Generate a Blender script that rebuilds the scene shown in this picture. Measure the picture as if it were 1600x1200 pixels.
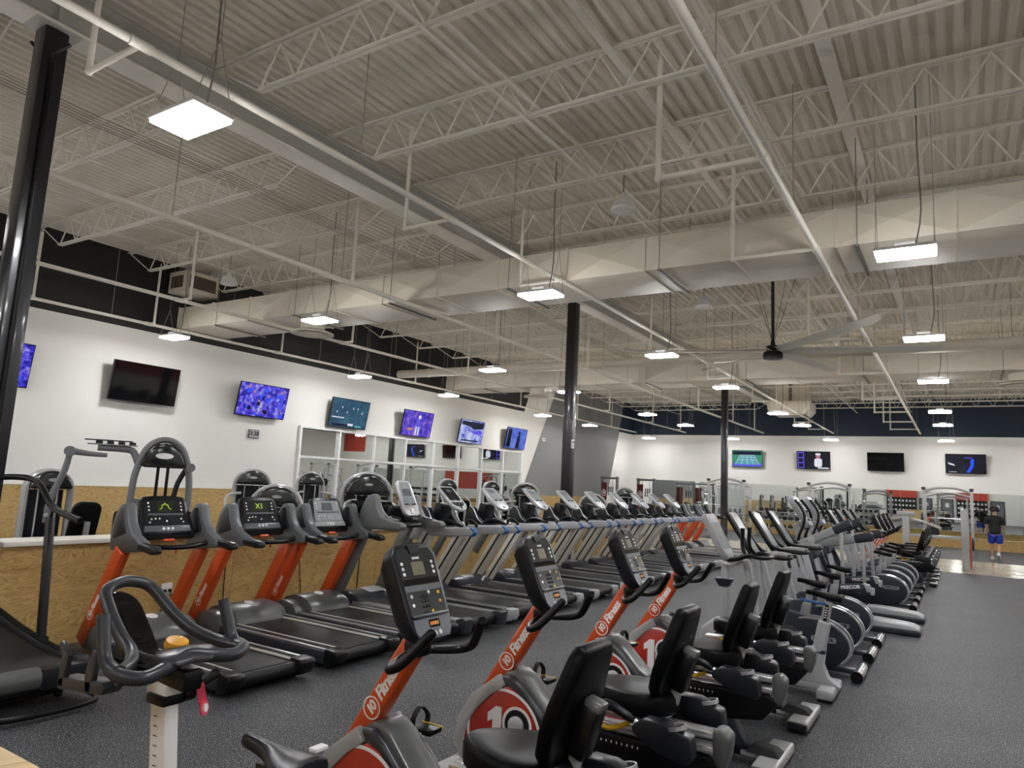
import bpy, bmesh, math, random
from mathutils import Vector, Matrix
random.seed(7)
S = bpy.context.scene
for o in list(bpy.data.objects):
    bpy.data.objects.remove(o)
COL = S.collection
PI = math.pi

# ------------------------------------------------------------------ camera, light, exposure
cam_d = bpy.data.cameras.new('camera')
cam = bpy.data.objects.new('camera', cam_d)
COL.objects.link(cam)
cam_d.sensor_width = 36.0
cam_d.lens = 1096.0 / 1600.0 * 36.0
cam_d.clip_start = 0.05
cam_d.clip_end = 200
CR = Matrix(((0.84482403, 0.53273006, 0.04970953),
             (0.03201682, -0.14307607, 0.98919369),
             (0.53408546, -0.83410306, -0.13793043)))
cam.matrix_world = Matrix.Translation((0, 0, 1.75)) @ CR.transposed().to_4x4()
S.camera = cam
W = bpy.data.worlds.new('world')
S.world = W
W.use_nodes = True
W.node_tree.nodes['Background'].inputs['Color'].default_value = (0.01, 0.011, 0.014, 1)
W.node_tree.nodes['Background'].inputs['Strength'].default_value = 1.0
S.view_settings.view_transform = 'Standard'
S.view_settings.look = 'None'
S.view_settings.gamma = 1.0
S.view_settings.use_curve_mapping = False
S.view_settings.exposure = 1.05
PANEL = 42.0      # emission of the LED panel lenses
EDGE = 88.0       # emission of the drop-lens edges, added to throw light on the ceiling
CEILING_FILL = 5.0    # emission of the glow strips added on each fixture to lift the ceiling

# ------------------------------------------------------------------ materials
def lin(h):
    h = h.lstrip('#')
    c = [int(h[i:i + 2], 16) / 255 for i in (0, 2, 4)]
    return tuple(x / 12.92 if x <= 0.04045 else ((x + 0.055) / 1.055) ** 2.4 for x in c) + (1,)

MATS = {}
def mat(name, col, rough=0.5, metal=0.0, var=0.12, vscale=6.0, bump=0.0, bscale=60.0, coat=0.0, spec=0.5, emit=None):
    m = bpy.data.materials.new(name)
    m.use_nodes = True
    nt = m.node_tree
    b = nt.nodes['Principled BSDF']
    c = lin(col) if isinstance(col, str) else col
    b.inputs['Roughness'].default_value = rough
    b.inputs['Metallic'].default_value = metal
    b.inputs['Specular IOR Level'].default_value = spec
    if coat:
        b.inputs['Coat Weight'].default_value = coat
        b.inputs['Coat Roughness'].default_value = 0.08
    tc = nt.nodes.new('ShaderNodeTexCoord')
    if var > 0:
        n = nt.nodes.new('ShaderNodeTexNoise')
        n.inputs['Scale'].default_value = vscale
        n.inputs['Detail'].default_value = 4
        nt.links.new(tc.outputs['Object'], n.inputs['Vector'])
        mx = nt.nodes.new('ShaderNodeMix')
        mx.data_type = 'RGBA'
        mx.inputs[6].default_value = tuple(x * (1 - var) for x in c[:3]) + (1,)
        mx.inputs[7].default_value = tuple(min(1, x * (1 + var)) for x in c[:3]) + (1,)
        nt.links.new(n.outputs['Fac'], mx.inputs[0])
        nt.links.new(mx.outputs[2], b.inputs['Base Color'])
    else:
        b.inputs['Base Color'].default_value = c
    if bump > 0:
        n2 = nt.nodes.new('ShaderNodeTexNoise')
        n2.inputs['Scale'].default_value = bscale
        n2.inputs['Detail'].default_value = 3
        nt.links.new(tc.outputs['Object'], n2.inputs['Vector'])
        bp = nt.nodes.new('ShaderNodeBump')
        bp.inputs['Strength'].default_value = bump
        bp.inputs['Distance'].default_value = 0.01
        nt.links.new(n2.outputs['Fac'], bp.inputs['Height'])
        nt.links.new(bp.outputs['Normal'], b.inputs['Normal'])
    if emit:
        b.inputs['Emission Color'].default_value = lin(emit[0])
        b.inputs['Emission Strength'].default_value = emit[1]
    MATS[name] = m
    return m

mat('wall_white', '#e9e7e1', 0.75, var=0.03, vscale=1.5, bump=0.05, bscale=90)
mat('wall_black', '#1d1c1c', 0.7, var=0.1)
mat('wall_navy', '#1a2a3c', 0.7, var=0.1)
mat('wall_grey', '#7f7f7e', 0.6, var=0.04, vscale=1.0)
mat('wall_red', '#b3402c', 0.6, var=0.06)
mat('deck_white', '#e6dfd0', 0.55, var=0.06, vscale=3)
mat('steel_white', '#efeade', 0.5, var=0.05)
mat('girder_grey', '#b9b8b0', 0.5, var=0.05)
mat('duct_white', '#ddd5c5', 0.5, var=0.05, vscale=2)
mat('column_black', '#1b1c22', 0.28, var=0.15, coat=0.3)
mat('cable_grey', '#a39d90', 0.5)
mat('conduit_grey', '#7d7a72', 0.45, 0.1)
mat('black_plastic', '#0c0d0f', 0.3, var=0.15, spec=0.28)
mat('dark_plastic', '#191b1f', 0.33, var=0.12, spec=0.32)
mat('charcoal', '#2c2e32', 0.33, var=0.1, spec=0.45)
mat('grey_plastic', '#6b6d6e', 0.42, var=0.08)
mat('hood_grey', '#545655', 0.3, var=0.1)
mat('wing_grey', '#5d6062', 0.34, var=0.08)
mat('blade_grey', '#d2cfc6', 0.45, var=0.05)
mat('light_grey', '#a7a9ab', 0.4, var=0.06)
mat('silver', '#c4c6c8', 0.28, 0.75, var=0.05)
mat('chrome', '#e2e4e6', 0.18, 0.8, var=0.03)
mat('steel', '#8d8f90', 0.3, 0.9, var=0.06)
mat('frame_silver', '#a9aaa9', 0.3, 0.15, var=0.05)
mat('frame_grey', '#8e9090', 0.34, 0.1, var=0.06)
mat('champagne', '#d6d1c6', 0.38, 0.0, var=0.05)
mat('pewter', '#6d6f6f', 0.36, 0.1, var=0.06)
mat('orange', '#cf4f1d', 0.36, var=0.06, coat=0.25)
mat('banner_red', '#5e1a15', 0.5, var=0.08)
mat('red_cover', '#a92314', 0.3, var=0.06, coat=0.4)
mat('vinyl_black', '#08090a', 0.36, var=0.2, bump=0.05, bscale=220, spec=0.1)
mat('rubber_black', '#0e0e0f', 0.6, var=0.2, spec=0.25)
mat('belt', '#151516', 0.5, spec=0.3, var=0.3, vscale=5, bump=0.1, bscale=400)
mat('navy_grey', '#282c36', 0.34, var=0.08, spec=0.4)
mat('white_print', '#f2f2f0', 0.5, var=0.02)
mat('white_plastic', '#e4e4e2', 0.4, var=0.03)
mat('yellow', '#e0b21c', 0.4, var=0.08)
mat('amber', '#d79a28', 0.4, var=0.08)
mat('blue', '#1f5592', 0.4, var=0.08)
mat('pink', '#d8405f', 0.5, var=0.08)
mat('red', '#b8241c', 0.45, var=0.08)
mat('console_face', '#191b1f', 0.2, var=0.06)
mat('console_grey', '#565a60', 0.3, var=0.06)
mat('console_silver', '#b5b8ba', 0.3, 0.2, var=0.04)
mat('painted_glare', '#9fa5a6', 0.12, var=0.25, vscale=14)  # mottled pale grey painted in for glare on the console faces
mat('glass_black', '#08090b', 0.06, var=0.05)
mat('led_green', '#15180f', 0.25, var=0.2, emit=('#4a6a1a', 0.03))
mat('led_line', '#8fc02a', 0.3, var=0.1, emit=('#b8d23a', 0.22))
mat('led_dots', '#6a6148', 0.3, var=0.3, vscale=90)
mat('led_red', '#b0442a', 0.3, var=0.3, emit=('#e8633a', 0.2))
mat('cap_white', '#e6e2d6', 0.4, var=0.04)
mat('tire', '#0d0d0e', 0.5)
mat('door_grey', '#6e7072', 0.5, var=0.05)
mat('lens', '#ffffff', 0.4, var=0.0, emit=('#f8faff', PANEL))
mat('lens_edge', '#ffffff', 0.4, var=0.0, emit=('#fcfaf8', EDGE))
mat('ceiling_fill', '#ffffff', 0.4, var=0.0, emit=('#fbf6f2', CEILING_FILL))
mat('skin', '#b98a6c', 0.5, var=0.08)
mat('shirt_black', '#15161b', 0.8, var=0.2)
mat('shorts_blue', '#1c3a9c', 0.7, var=0.15)
mat('hair', '#1a1310', 0.7, var=0.4, vscale=60, bump=0.6, bscale=90)
mat('shoe_white', '#d8d8d6', 0.5)
mat('mirror', '#dfe4e2', 0.015, 1.0, var=0.0)
mat('dome_black', '#1b1d20', 0.16, var=0.1, coat=0.5)
mat('brown_panel', '#57483a', 0.5)

def nodes(name, rough=0.6):
    m = bpy.data.materials.new(name)
    m.use_nodes = True
    nt = m.node_tree
    b = nt.nodes['Principled BSDF']
    b.inputs['Roughness'].default_value = rough
    MATS[name] = m
    return m, nt, b

def ramp(nt, stops):
    r = nt.nodes.new('ShaderNodeValToRGB')
    e = r.color_ramp.elements
    while len(e) < len(stops):
        e.new(0.5)
    for k, (p, c) in enumerate(stops):
        e[k].position = p
        e[k].color = lin(c) if isinstance(c, str) else c
    return r

# rubber floor: dark crumb with pale flecks
m, nt, b = nodes('rubber_floor', 0.55)
b.inputs['Specular IOR Level'].default_value = 0.3
tc = nt.nodes.new('ShaderNodeTexCoord')
n1 = nt.nodes.new('ShaderNodeTexNoise'); n1.inputs['Scale'].default_value = 120; n1.inputs['Detail'].default_value = 2
n2 = nt.nodes.new('ShaderNodeTexNoise'); n2.inputs['Scale'].default_value = 1.2; n2.inputs['Detail'].default_value = 5
n3 = nt.nodes.new('ShaderNodeTexVoronoi'); n3.inputs['Scale'].default_value = 120
for n in (n1, n2, n3):
    nt.links.new(tc.outputs['Object'], n.inputs['Vector'])
r1 = ramp(nt, [(0.0, '#232426'), (0.57, '#2a2b2d'), (0.61, '#707276'), (0.69, '#c6c8cb')])
nt.links.new(n1.outputs['Fac'], r1.inputs['Fac'])
r2 = ramp(nt, [(0.3, (0.78, 0.78, 0.78, 1)), (0.7, (1.15, 1.15, 1.15, 1))])
nt.links.new(n2.outputs['Fac'], r2.inputs['Fac'])
mx = nt.nodes.new('ShaderNodeMix'); mx.data_type = 'RGBA'; mx.blend_type = 'MULTIPLY'; mx.inputs[0].default_value = 1
nt.links.new(r1.outputs['Color'], mx.inputs[6]); nt.links.new(r2.outputs['Color'], mx.inputs[7])
nt.links.new(mx.outputs[2], b.inputs['Base Color'])
bp = nt.nodes.new('ShaderNodeBump'); bp.inputs['Strength'].default_value = 0.25; bp.inputs['Distance'].default_value = 0.004
nt.links.new(n3.outputs['Distance'], bp.inputs['Height']); nt.links.new(bp.outputs['Normal'], b.inputs['Normal'])

# plywood
def plywood(name, c0, c1, c2, c3):
    m, nt, b = nodes(name, 0.42)
    tc = nt.nodes.new('ShaderNodeTexCoord')
    mp = nt.nodes.new('ShaderNodeMapping'); mp.inputs['Scale'].default_value = (1.0, 1.0, 3.2)
    nt.links.new(tc.outputs['Object'], mp.inputs['Vector'])
    w = nt.nodes.new('ShaderNodeTexNoise'); w.inputs['Scale'].default_value = 1.5; w.inputs['Detail'].default_value = 2.0
    w.inputs['Distortion'].default_value = 1.6
    nt.links.new(mp.outputs['Vector'], w.inputs['Vector'])
    mu = nt.nodes.new('ShaderNodeMath'); mu.operation = 'MULTIPLY'; mu.inputs[1].default_value = 11
    nt.links.new(w.outputs['Fac'], mu.inputs[0])
    fr = nt.nodes.new('ShaderNodeMath'); fr.operation = 'FRACT'
    nt.links.new(mu.outputs[0], fr.inputs[0])
    r = ramp(nt, [(0.0, c0), (0.5, c1), (0.86, c2), (1.0, c3)])
    nt.links.new(fr.outputs[0], r.inputs['Fac'])
    f = nt.nodes.new('ShaderNodeTexNoise'); f.inputs['Scale'].default_value = 9; f.inputs['Detail'].default_value = 5
    nt.links.new(mp.outputs['Vector'], f.inputs['Vector'])
    rf = ramp(nt, [(0.3, (0.88, 0.88, 0.88, 1)), (0.7, (1.08, 1.12, 1.12, 1))])
    nt.links.new(f.outputs['Fac'], rf.inputs['Fac'])
    mx = nt.nodes.new('ShaderNodeMix'); mx.data_type = 'RGBA'; mx.blend_type = 'MULTIPLY'; mx.inputs[0].default_value = 1
    nt.links.new(r.outputs['Color'], mx.inputs[6]); nt.links.new(rf.outputs['Color'], mx.inputs[7])
    nt.links.new(mx.outputs[2], b.inputs['Base Color'])
plywood('plywood', '#c7a76e', '#bf9d62', '#b59156', '#93703c')
plywood('plywood_pale', '#d8ba84', '#d1b078', '#c8a468', '#a98450')

# vinyl plank floor
m, nt, b = nodes('vinyl_plank', 0.12)
tc = nt.nodes.new('ShaderNodeTexCoord')
br = nt.nodes.new('ShaderNodeTexBrick')
br.inputs['Color1'].default_value = lin('#d8cdb9'); br.inputs['Color2'].default_value = lin('#c5b79f'); br.inputs['Mortar'].default_value = lin('#a89a82')
br.inputs['Scale'].default_value = 1.0; br.inputs['Brick Width'].default_value = 1.2; br.inputs['Row Height'].default_value = 0.18; br.inputs['Mortar Size'].default_value = 0.006
nt.links.new(tc.outputs['Object'], br.inputs['Vector'])
nt.links.new(br.outputs['Color'], b.inputs['Base Color'])

# television pictures: self-lit, flat
def screen(name, stops, scale, strength, detail=4, stretch=(1, 1, 1)):
    m, nt, b = nodes(name, 0.15)
    tc = nt.nodes.new('ShaderNodeTexCoord')
    mp = nt.nodes.new('ShaderNodeMapping'); mp.inputs['Scale'].default_value = stretch
    nt.links.new(tc.outputs['Object'], mp.inputs['Vector'])
    n = nt.nodes.new('ShaderNodeTexNoise'); n.inputs['Scale'].default_value = scale; n.inputs['Detail'].default_value = detail
    n.inputs['Roughness'].default_value = 0.65
    nt.links.new(mp.outputs['Vector'], n.inputs['Vector'])
    r = ramp(nt, stops)
    nt.links.new(n.outputs['Fac'], r.inputs['Fac'])
    b.inputs['Base Color'].default_value = (0.01, 0.01, 0.01, 1)
    nt.links.new(r.outputs['Color'], b.inputs['Emission Color'])
    b.inputs['Emission Strength'].default_value = strength
screen('pic_crowd', [(0.3, '#0a0a2a'), (0.42, '#2420a8'), (0.5, '#4a3ee8'), (0.58, '#7f7be6'), (0.68, '#c8c4ee')], 7, 0.40, 5)
screen('pic_purple', [(0.3, '#1a1550'), (0.45, '#3b2fc0'), (0.55, '#6a4fd6'), (0.7, '#b07fd0')], 5, 0.40, 5)
screen('pic_field', [(0.3, '#1b3a4c'), (0.5, '#2c5a78'), (0.7, '#3d7088')], 3, 0.35)
screen('pic_ice', [(0.35, '#2a2f9a'), (0.48, '#8d9af0'), (0.56, '#c3ccf6'), (0.75, '#dfe4fb')], 4, 0.40)
screen('pic_sky', [(0.3, '#2a3fae'), (0.5, '#4b6fe0'), (0.7, '#7f8fe8')], 3, 0.38)
screen('pic_dark', [(0.35, '#04050c'), (0.6, '#0d1028'), (0.75, '#1c2466')], 4, 0.35)
for nm, c, st in [('em_white', '#f0f2ff', 0.8), ('em_green', '#3f9a78', 0.75), ('em_teal', '#5fb0c0', 0.75), ('em_blue', '#2f55ff', 0.9),
                  ('em_navy', '#10143c', 0.6), ('em_skin', '#c98f9a', 0.7), ('em_violet', '#6a5af0', 0.8), ('em_black', '#030308', 0.3)]:
    mat(nm, '#050505', 0.2, var=0, emit=(c, st * .5))

# ------------------------------------------------------------------ mesh helpers
def V3(*a):
    return Vector(a[0]) if len(a) == 1 else Vector(a)

def catmull(pts, sub, closed=False):
    P = [V3(p) for p in pts]
    n = len(P)
    if n < 3 or sub <= 1:
        return P
    out = []
    rng = range(n) if closed else range(n - 1)
    for i in rng:
        if closed:
            p0, p1, p2, p3 = P[(i - 1) % n], P[i], P[(i + 1) % n], P[(i + 2) % n]
        else:
            p0, p1, p2, p3 = P[max(i - 1, 0)], P[i], P[i + 1], P[min(i + 2, n - 1)]
        for k in range(sub):
            t = k / sub
            out.append(0.5 * ((2 * p1) + (p2 - p0) * t + (2 * p0 - 5 * p1 + 4 * p2 - p3) * t * t + (3 * p1 - p0 - 3 * p2 + p3) * t ** 3))
    if not closed:
        out.append(P[-1])
    return out

def rr(w, h, r, n=4, cx=0.0, cy=0.0):
    out = []
    for (sx, sy, a0) in ((1, 1, 0), (-1, 1, 90), (-1, -1, 180), (1, -1, 270)):
        for k in range(n + 1):
            a = math.radians(a0 + 90 * k / n)
            out.append((cx + sx * (w / 2 - r) + r * math.cos(a), cy + sy * (h / 2 - r) + r * math.sin(a)))
    return out

def circ(r, n=16, cx=0.0, cy=0.0, ry=None):
    return [(cx + r * math.cos(2 * PI * k / n), cy + (ry or r) * math.sin(2 * PI * k / n)) for k in range(n)]

class G:
    def __init__(s):
        s.v = []
        s.f = []
    def add(s, vs, fs):
        b = len(s.v)
        s.v += [tuple(v) for v in vs]
        s.f += [tuple(b + i for i in f) for f in fs]
        return s
    def box(s, cx, cy, cz, sx, sy, sz, R=None):
        vs = []
        for dx in (-.5, .5):
            for dy in (-.5, .5):
                for dz in (-.5, .5):
                    d = Vector((dx * sx, dy * sy, dz * sz))
                    if R is not None:
                        d = R @ d
                    vs.append((cx + d.x, cy + d.y, cz + d.z))
        return s.add(vs, [(0, 1, 3, 2), (4, 6, 7, 5), (0, 4, 5, 1), (2, 3, 7, 6), (0, 2, 6, 4), (1, 5, 7, 3)])
    def lim(s, x0, x1, y0, y1, z0, z1):
        return s.box((x0 + x1) / 2, (y0 + y1) / 2, (z0 + z1) / 2, abs(x1 - x0), abs(y1 - y0), abs(z1 - z0))
    def bar(s, p0, p1, w, h, side=(0, 1, 0), w1=None, h1=None):
        # box beam p0->p1; h is measured along 'side', w perpendicular to it
        p0, p1 = V3(p0), V3(p1)
        d = (p1 - p0).normalized()
        sd = V3(side)
        sd = (sd - d * sd.dot(d)).normalized()
        up = d.cross(sd)
        w1 = w if w1 is None else w1
        h1 = h if h1 is None else h1
        vs = []
        for p, ww, hh in ((p0, w, h), (p1, w1, h1)):
            for a, b in ((-1, -1), (1, -1), (1, 1), (-1, 1)):
                vs.append(p + up * (a * ww / 2) + sd * (b * hh / 2))
        return s.add(vs, [(3, 2, 1, 0), (4, 5, 6, 7), (0, 1, 5, 4), (1, 2, 6, 5), (2, 3, 7, 6), (3, 0, 4, 7)])
    def tube(s, pts, r, n=8, sub=1, closed=False, flat=1.0, side=None):
        P = catmull(pts, sub, closed)
        m = len(P)
        if isinstance(r, (list, tuple)):
            k0 = len(r)
            rad = []
            for i in range(m):
                t = i / max(1, m - 1) * (k0 - 1)
                a = min(int(t), k0 - 2)
                rad.append(r[a] + (r[a + 1] - r[a]) * (t - a))
        else:
            rad = [r] * m
        nrm = None
        vs = []
        for i in range(m):
            if closed:
                d = (P[(i + 1) % m] - P[i - 1]).normalized()
            else:
                d = (P[min(i + 1, m - 1)] - P[max(i - 1, 0)]).normalized()
            if nrm is None:
                ref = V3(side) if side else (Vector((0, 0, 1)) if abs(d.z) < 0.9 else Vector((1, 0, 0)))
                nrm = (ref - d * ref.dot(d)).normalized()
            else:
                nrm = (nrm - d * nrm.dot(d)).normalized()
            bn = d.cross(nrm)
            for k in range(n):
                a = 2 * PI * (k + 0.5) / n
                vs.append(P[i] + nrm * (rad[i] * math.cos(a)) + bn * (rad[i] * flat * math.sin(a)))
        fs = []
        for i in range(m if closed else m - 1):
            j = (i + 1) % m
            for k in range(n):
                k2 = (k + 1) % n
                fs.append((i * n + k, i * n + k2, j * n + k2, j * n + k))
        if not closed:
            fs.append(tuple(range(n - 1, -1, -1)))
            fs.append(tuple((m - 1) * n + k for k in range(n)))
        return s.add(vs, fs)
    def cyl(s, p0, p1, r, r1=None, n=14):
        return s.tube([p0, p1], [r, r if r1 is None else r1], n)
    def prism(s, poly, a0, a1, ax='y'):
        def pt(p, a):
            return (p[0], a, p[1]) if ax == 'y' else ((a, p[0], p[1]) if ax == 'x' else (p[0], p[1], a))
        n = len(poly)
        vs = [pt(p, a0) for p in poly] + [pt(p, a1) for p in poly]
        fs = [tuple(range(n)), tuple(range(2 * n - 1, n - 1, -1))]
        fs += [(i, i + n, (i + 1) % n + n, (i + 1) % n) for i in range(n)]
        return s.add(vs, fs)
    def slab(s, poly, O, U, Vv, t0, t1):
        O, U, Vv = V3(O), V3(U), V3(Vv)
        N = U.cross(Vv)
        n = len(poly)
        vs = [O + U * p[0] + Vv * p[1] + N * t0 for p in poly] + [O + U * p[0] + Vv * p[1] + N * t1 for p in poly]
        fs = [tuple(range(n)), tuple(range(2 * n - 1, n - 1, -1))]
        fs += [(i, i + n, (i + 1) % n + n, (i + 1) % n) for i in range(n)]
        return s.add(vs, fs)
    def ring(s, O, U, Vv, r0, r1, t0, t1, n=24, a0=0, a1=360):
        O, U, Vv = V3(O), V3(U), V3(Vv)
        N = U.cross(Vv)
        full = abs(a1 - a0) >= 360
        k = n if full else n + 1
        vs = []
        for i in range(k):
            a = math.radians(a0 + (a1 - a0) * i / n)
            d = U * math.cos(a) + Vv * math.sin(a)
            for r, t in ((r0, t0), (r1, t0), (r1, t1), (r0, t1)):
                vs.append(O + d * r + N * t)
        fs = []
        for i in range(n):
            j = (i + 1) % k
            for q in range(4):
                q2 = (q + 1) % 4
                fs.append((i * 4 + q, j * 4 + q, j * 4 + q2, i * 4 + q2))
        if not full:
            fs += [(0, 1, 2, 3), ((k - 1) * 4 + 3, (k - 1) * 4 + 2, (k - 1) * 4 + 1, (k - 1) * 4)]
        return s.add(vs, fs)
    def lathe(s, prof, O=(0, 0, 0), ax=(0, 0, 1), n=16):
        O = V3(O)
        d = V3(ax).normalized()
        ref = Vector((1, 0, 0)) if abs(d.x) < 0.9 else Vector((0, 1, 0))
        u = (ref - d * ref.dot(d)).normalized()
        w = d.cross(u)
        vs = []
        for r, h in prof:
            for k in range(n):
                a = 2 * PI * k / n
                vs.append(O + d * h + (u * math.cos(a) + w * math.sin(a)) * max(r, 1e-4))
        fs = []
        for i in range(len(prof) - 1):
            for k in range(n):
                k2 = (k + 1) % n
                fs.append((i * n + k, i * n + k2, (i + 1) * n + k2, (i + 1) * n + k))
        fs.append(tuple(range(n - 1, -1, -1)))
        fs.append(tuple((len(prof) - 1) * n + k for k in range(n)))
        return s.add(vs, fs)
    def loft(s, rings):
        n = len(rings[0])
        vs = [p for r in rings for p in r]
        fs = []
        for i in range(len(rings) - 1):
            for k in range(n):
                k2 = (k + 1) % n
                fs.append((i * n + k, i * n + k2, (i + 1) * n + k2, (i + 1) * n + k))
        fs.append(tuple(range(n - 1, -1, -1)))
        fs.append(tuple((len(rings) - 1) * n + k for k in range(n)))
        return s.add(vs, fs)
    def ell(s, c, rx, ry, rz, nu=14, nv=8):
        prof = []
        vs, fs = [], []
        for i in range(nv + 1):
            t = PI * i / nv
            for k in range(nu):
                a = 2 * PI * k / nu
                q = max(math.sin(t), 1e-3)
                vs.append((c[0] + rx * q * math.cos(a), c[1] + ry * q * math.sin(a), c[2] + rz * math.cos(t)))
        for i in range(nv):
            for k in range(nu):
                k2 = (k + 1) % nu
                fs.append((i * nu + k, (i + 1) * nu + k, (i + 1) * nu + k2, i * nu + k2))
        return s.add(vs, fs)
    def mesh(s, name, m, bev=0.0, seg=2, smooth=38):
        me = bpy.data.meshes.new(name)
        me.from_pydata(s.v, [], s.f)
        bm = bmesh.new()
        bm.from_mesh(me)
        bmesh.ops.recalc_face_normals(bm, faces=bm.faces)
        if bev > 0:
            ed = [e for e in bm.edges if len(e.link_faces) == 2 and e.calc_face_angle(0) > 0.6]
            bmesh.ops.bevel(bm, geom=ed, offset=bev, segments=seg, affect='EDGES', profile=0.5, clamp_overlap=True)
        bm.to_mesh(me)
        bm.free()
        me.polygons.foreach_set('use_smooth', [True] * len(me.polygons))
        me.set_sharp_from_angle(angle=math.radians(smooth))
        me.materials.append(MATS[m])
        return me
    def build(s, name, m, parent=None, bev=0.0, seg=2, smooth=38, loc=None):
        o = bpy.data.objects.new(name, s.mesh(name, m, bev, seg, smooth))
        COL.objects.link(o)
        if parent is not None:
            o.parent = parent
        if loc is not None:
            o.location = loc
        return o

def inst(name, me, parent=None, loc=(0, 0, 0), rot=None, mw=None):
    o = bpy.data.objects.new(name, me)
    COL.objects.link(o)
    if parent is not None:
        o.parent = parent
    if mw is not None:
        o.matrix_local = mw
    else:
        o.location = loc
        if rot:
            o.rotation_euler = rot
    return o

def tag(o, label, cat, group=None):
    o['label'] = label
    o['category'] = cat
    if group:
        o['group'] = group
    return o

def struct(o):
    o['kind'] = 'structure'
    return o

def thing(name, label, cat, loc=(0, 0, 0), rz=0.0, group=None):
    o = bpy.data.objects.new(name, None)
    o.empty_display_size = 0.1
    COL.objects.link(o)
    o.location = loc
    o.rotation_euler = (0, 0, rz)
    return tag(o, label, cat, group)

def copy_tree(o, loc=None, rz=None, label=None, group=None, parent=None):
    c = o.copy()
    COL.objects.link(c)
    if parent is not None:
        c.parent = parent
    if loc is not None:
        c.location = loc
    if rz is not None:
        c.rotation_euler = (0, 0, rz)
    if label:
        c['label'] = label
    if group:
        c['group'] = group
    for ch in list(o.children):
        copy_tree(ch, parent=c)
    return c

TXT = {}
def text_mesh(txt, size, m, shear=0.0, bold=0.0, ext=0.0008, align='CENTER', spacing=1.0):
    key = (txt, size, m, shear, bold, align)
    if key in TXT:
        return TXT[key]
    c = bpy.data.curves.new('text', 'FONT')
    c.body = txt
    c.size = size
    c.shear = shear
    c.offset = bold
    c.extrude = ext
    c.align_x = align
    c.align_y = 'CENTER'
    c.space_character = spacing
    c.resolution_u = 3
    o = bpy.data.objects.new('text_tmp', c)
    COL.objects.link(o)
    dg = bpy.context.evaluated_depsgraph_get()
    dg.update()
    me = bpy.data.meshes.new_from_object(o.evaluated_get(dg))
    me.materials.clear()
    me.materials.append(MATS[m])
    bpy.data.objects.remove(o)
    TXT[key] = me
    return me

def frame(O, U, Vv):
    O, U, Vv = V3(O), V3(U).normalized(), V3(Vv).normalized()
    N = U.cross(Vv)
    return Matrix(((U.x, Vv.x, N.x, O.x), (U.y, Vv.y, N.y, O.y), (U.z, Vv.z, N.z, O.z), (0, 0, 0, 1)))

def put_text(parent, txt, size, m, O, U, Vv, name='lettering', **kw):
    me = text_mesh(txt, size, m, **kw)
    return inst(name, me, parent, mw=frame(O, U, Vv))

ORD = ['first', 'second', 'third', 'fourth', 'fifth', 'sixth', 'seventh', 'eighth', 'ninth', 'tenth', 'eleventh', 'twelfth',
       'thirteenth', 'fourteenth', 'fifteenth', 'sixteenth', 'seventeenth', 'eighteenth', 'nineteenth', 'twentieth']
# ------------------------------------------------------------------ room shell
XL, XR, YB, YF, ZD = -15.8, 8.0, -5.0, 37.9, 6.5

def poly_obj(name, polys, mats):
    # flat polygons in world coordinates, each with a material of its own
    vs, fs, mi = [], [], []
    for p, k in polys:
        b = len(vs)
        vs += p
        fs.append(tuple(range(b, b + len(p))))
        mi.append(k)
    me = bpy.data.meshes.new(name)
    me.from_pydata(vs, [], fs)
    for m in mats:
        me.materials.append(MATS[m])
    for f, k in zip(me.polygons, mi):
        f.material_index = k
    o = bpy.data.objects.new(name, me)
    COL.objects.link(o)
    return struct(o)

def yz(pts, x):
    return [(x, a, b) for a, b in pts]
def xz(pts, y):
    return [(a, y, b) for a, b in pts]

poly_obj('wall_left', [
    (yz([(YB, 0), (25.05, 0), (27.83, 4.78), (YB, 4.78)], XL), 0),
    (yz([(YB, 4.78), (25.76, 4.78), (26.66, 6.6), (YB, 6.6)], XL), 1),
    (yz([(25.76, 4.78), (27.83, 4.78), (28.83, 6.6), (26.66, 6.6)], XL), 0),
    (yz([(25.05, 0), (34.07, 0), (36.55, 6.6), (28.83, 6.6)], XL), 2),
    (yz([(34.07, 0), (YF, 0), (YF, 4.78), (35.9, 4.78)], XL), 0),
    (yz([(35.9, 4.78), (YF, 4.78), (YF, 6.6), (36.55, 6.6)], XL), 3),
], ['wall_white', 'wall_black', 'wall_grey', 'wall_navy'])
poly_obj('wall_far', [
    (xz([(XL, 0), (5.2, 0), (5.2, 4.78), (XL, 4.78)], YF), 0),
    (xz([(5.2, 0), (7.4, 0), (7.4, 3.4), (5.2, 3.4)], YF), 0),
    (xz([(5.2, 3.4), (7.4, 3.4), (7.4, 4.78), (5.2, 4.78)], YF), 2),
    (xz([(7.4, 0), (XR, 0), (XR, 4.78), (7.4, 4.78)], YF), 0),
    (xz([(XL, 4.78), (XR, 4.78), (XR, 6.6), (XL, 6.6)], YF), 1),
], ['wall_white', 'wall_navy', 'wall_red'])
poly_obj('wall_right', [
    (yz([(YB, 0), (YF, 0), (YF, .9), (YB, .9)], XR), 0),
    (yz([(YB, .9), (16.7, .9), (16.7, 2.5), (YB, 2.5)], XR), 0),
    (yz([(16.7, .9), (24.5, .9), (24.5, 2.5), (16.7, 2.5)], XR), 2),
    (yz([(24.5, .9), (YF, .9), (YF, 2.5), (24.5, 2.5)], XR), 0),
    (yz([(YB, 2.5), (YF, 2.5), (YF, 4.78), (YB, 4.78)], XR), 0),
    (yz([(YB, 4.78), (YF, 4.78), (YF, 6.6), (YB, 6.6)], XR), 1),
], ['wall_white', 'wall_black', 'wall_red'])
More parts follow.
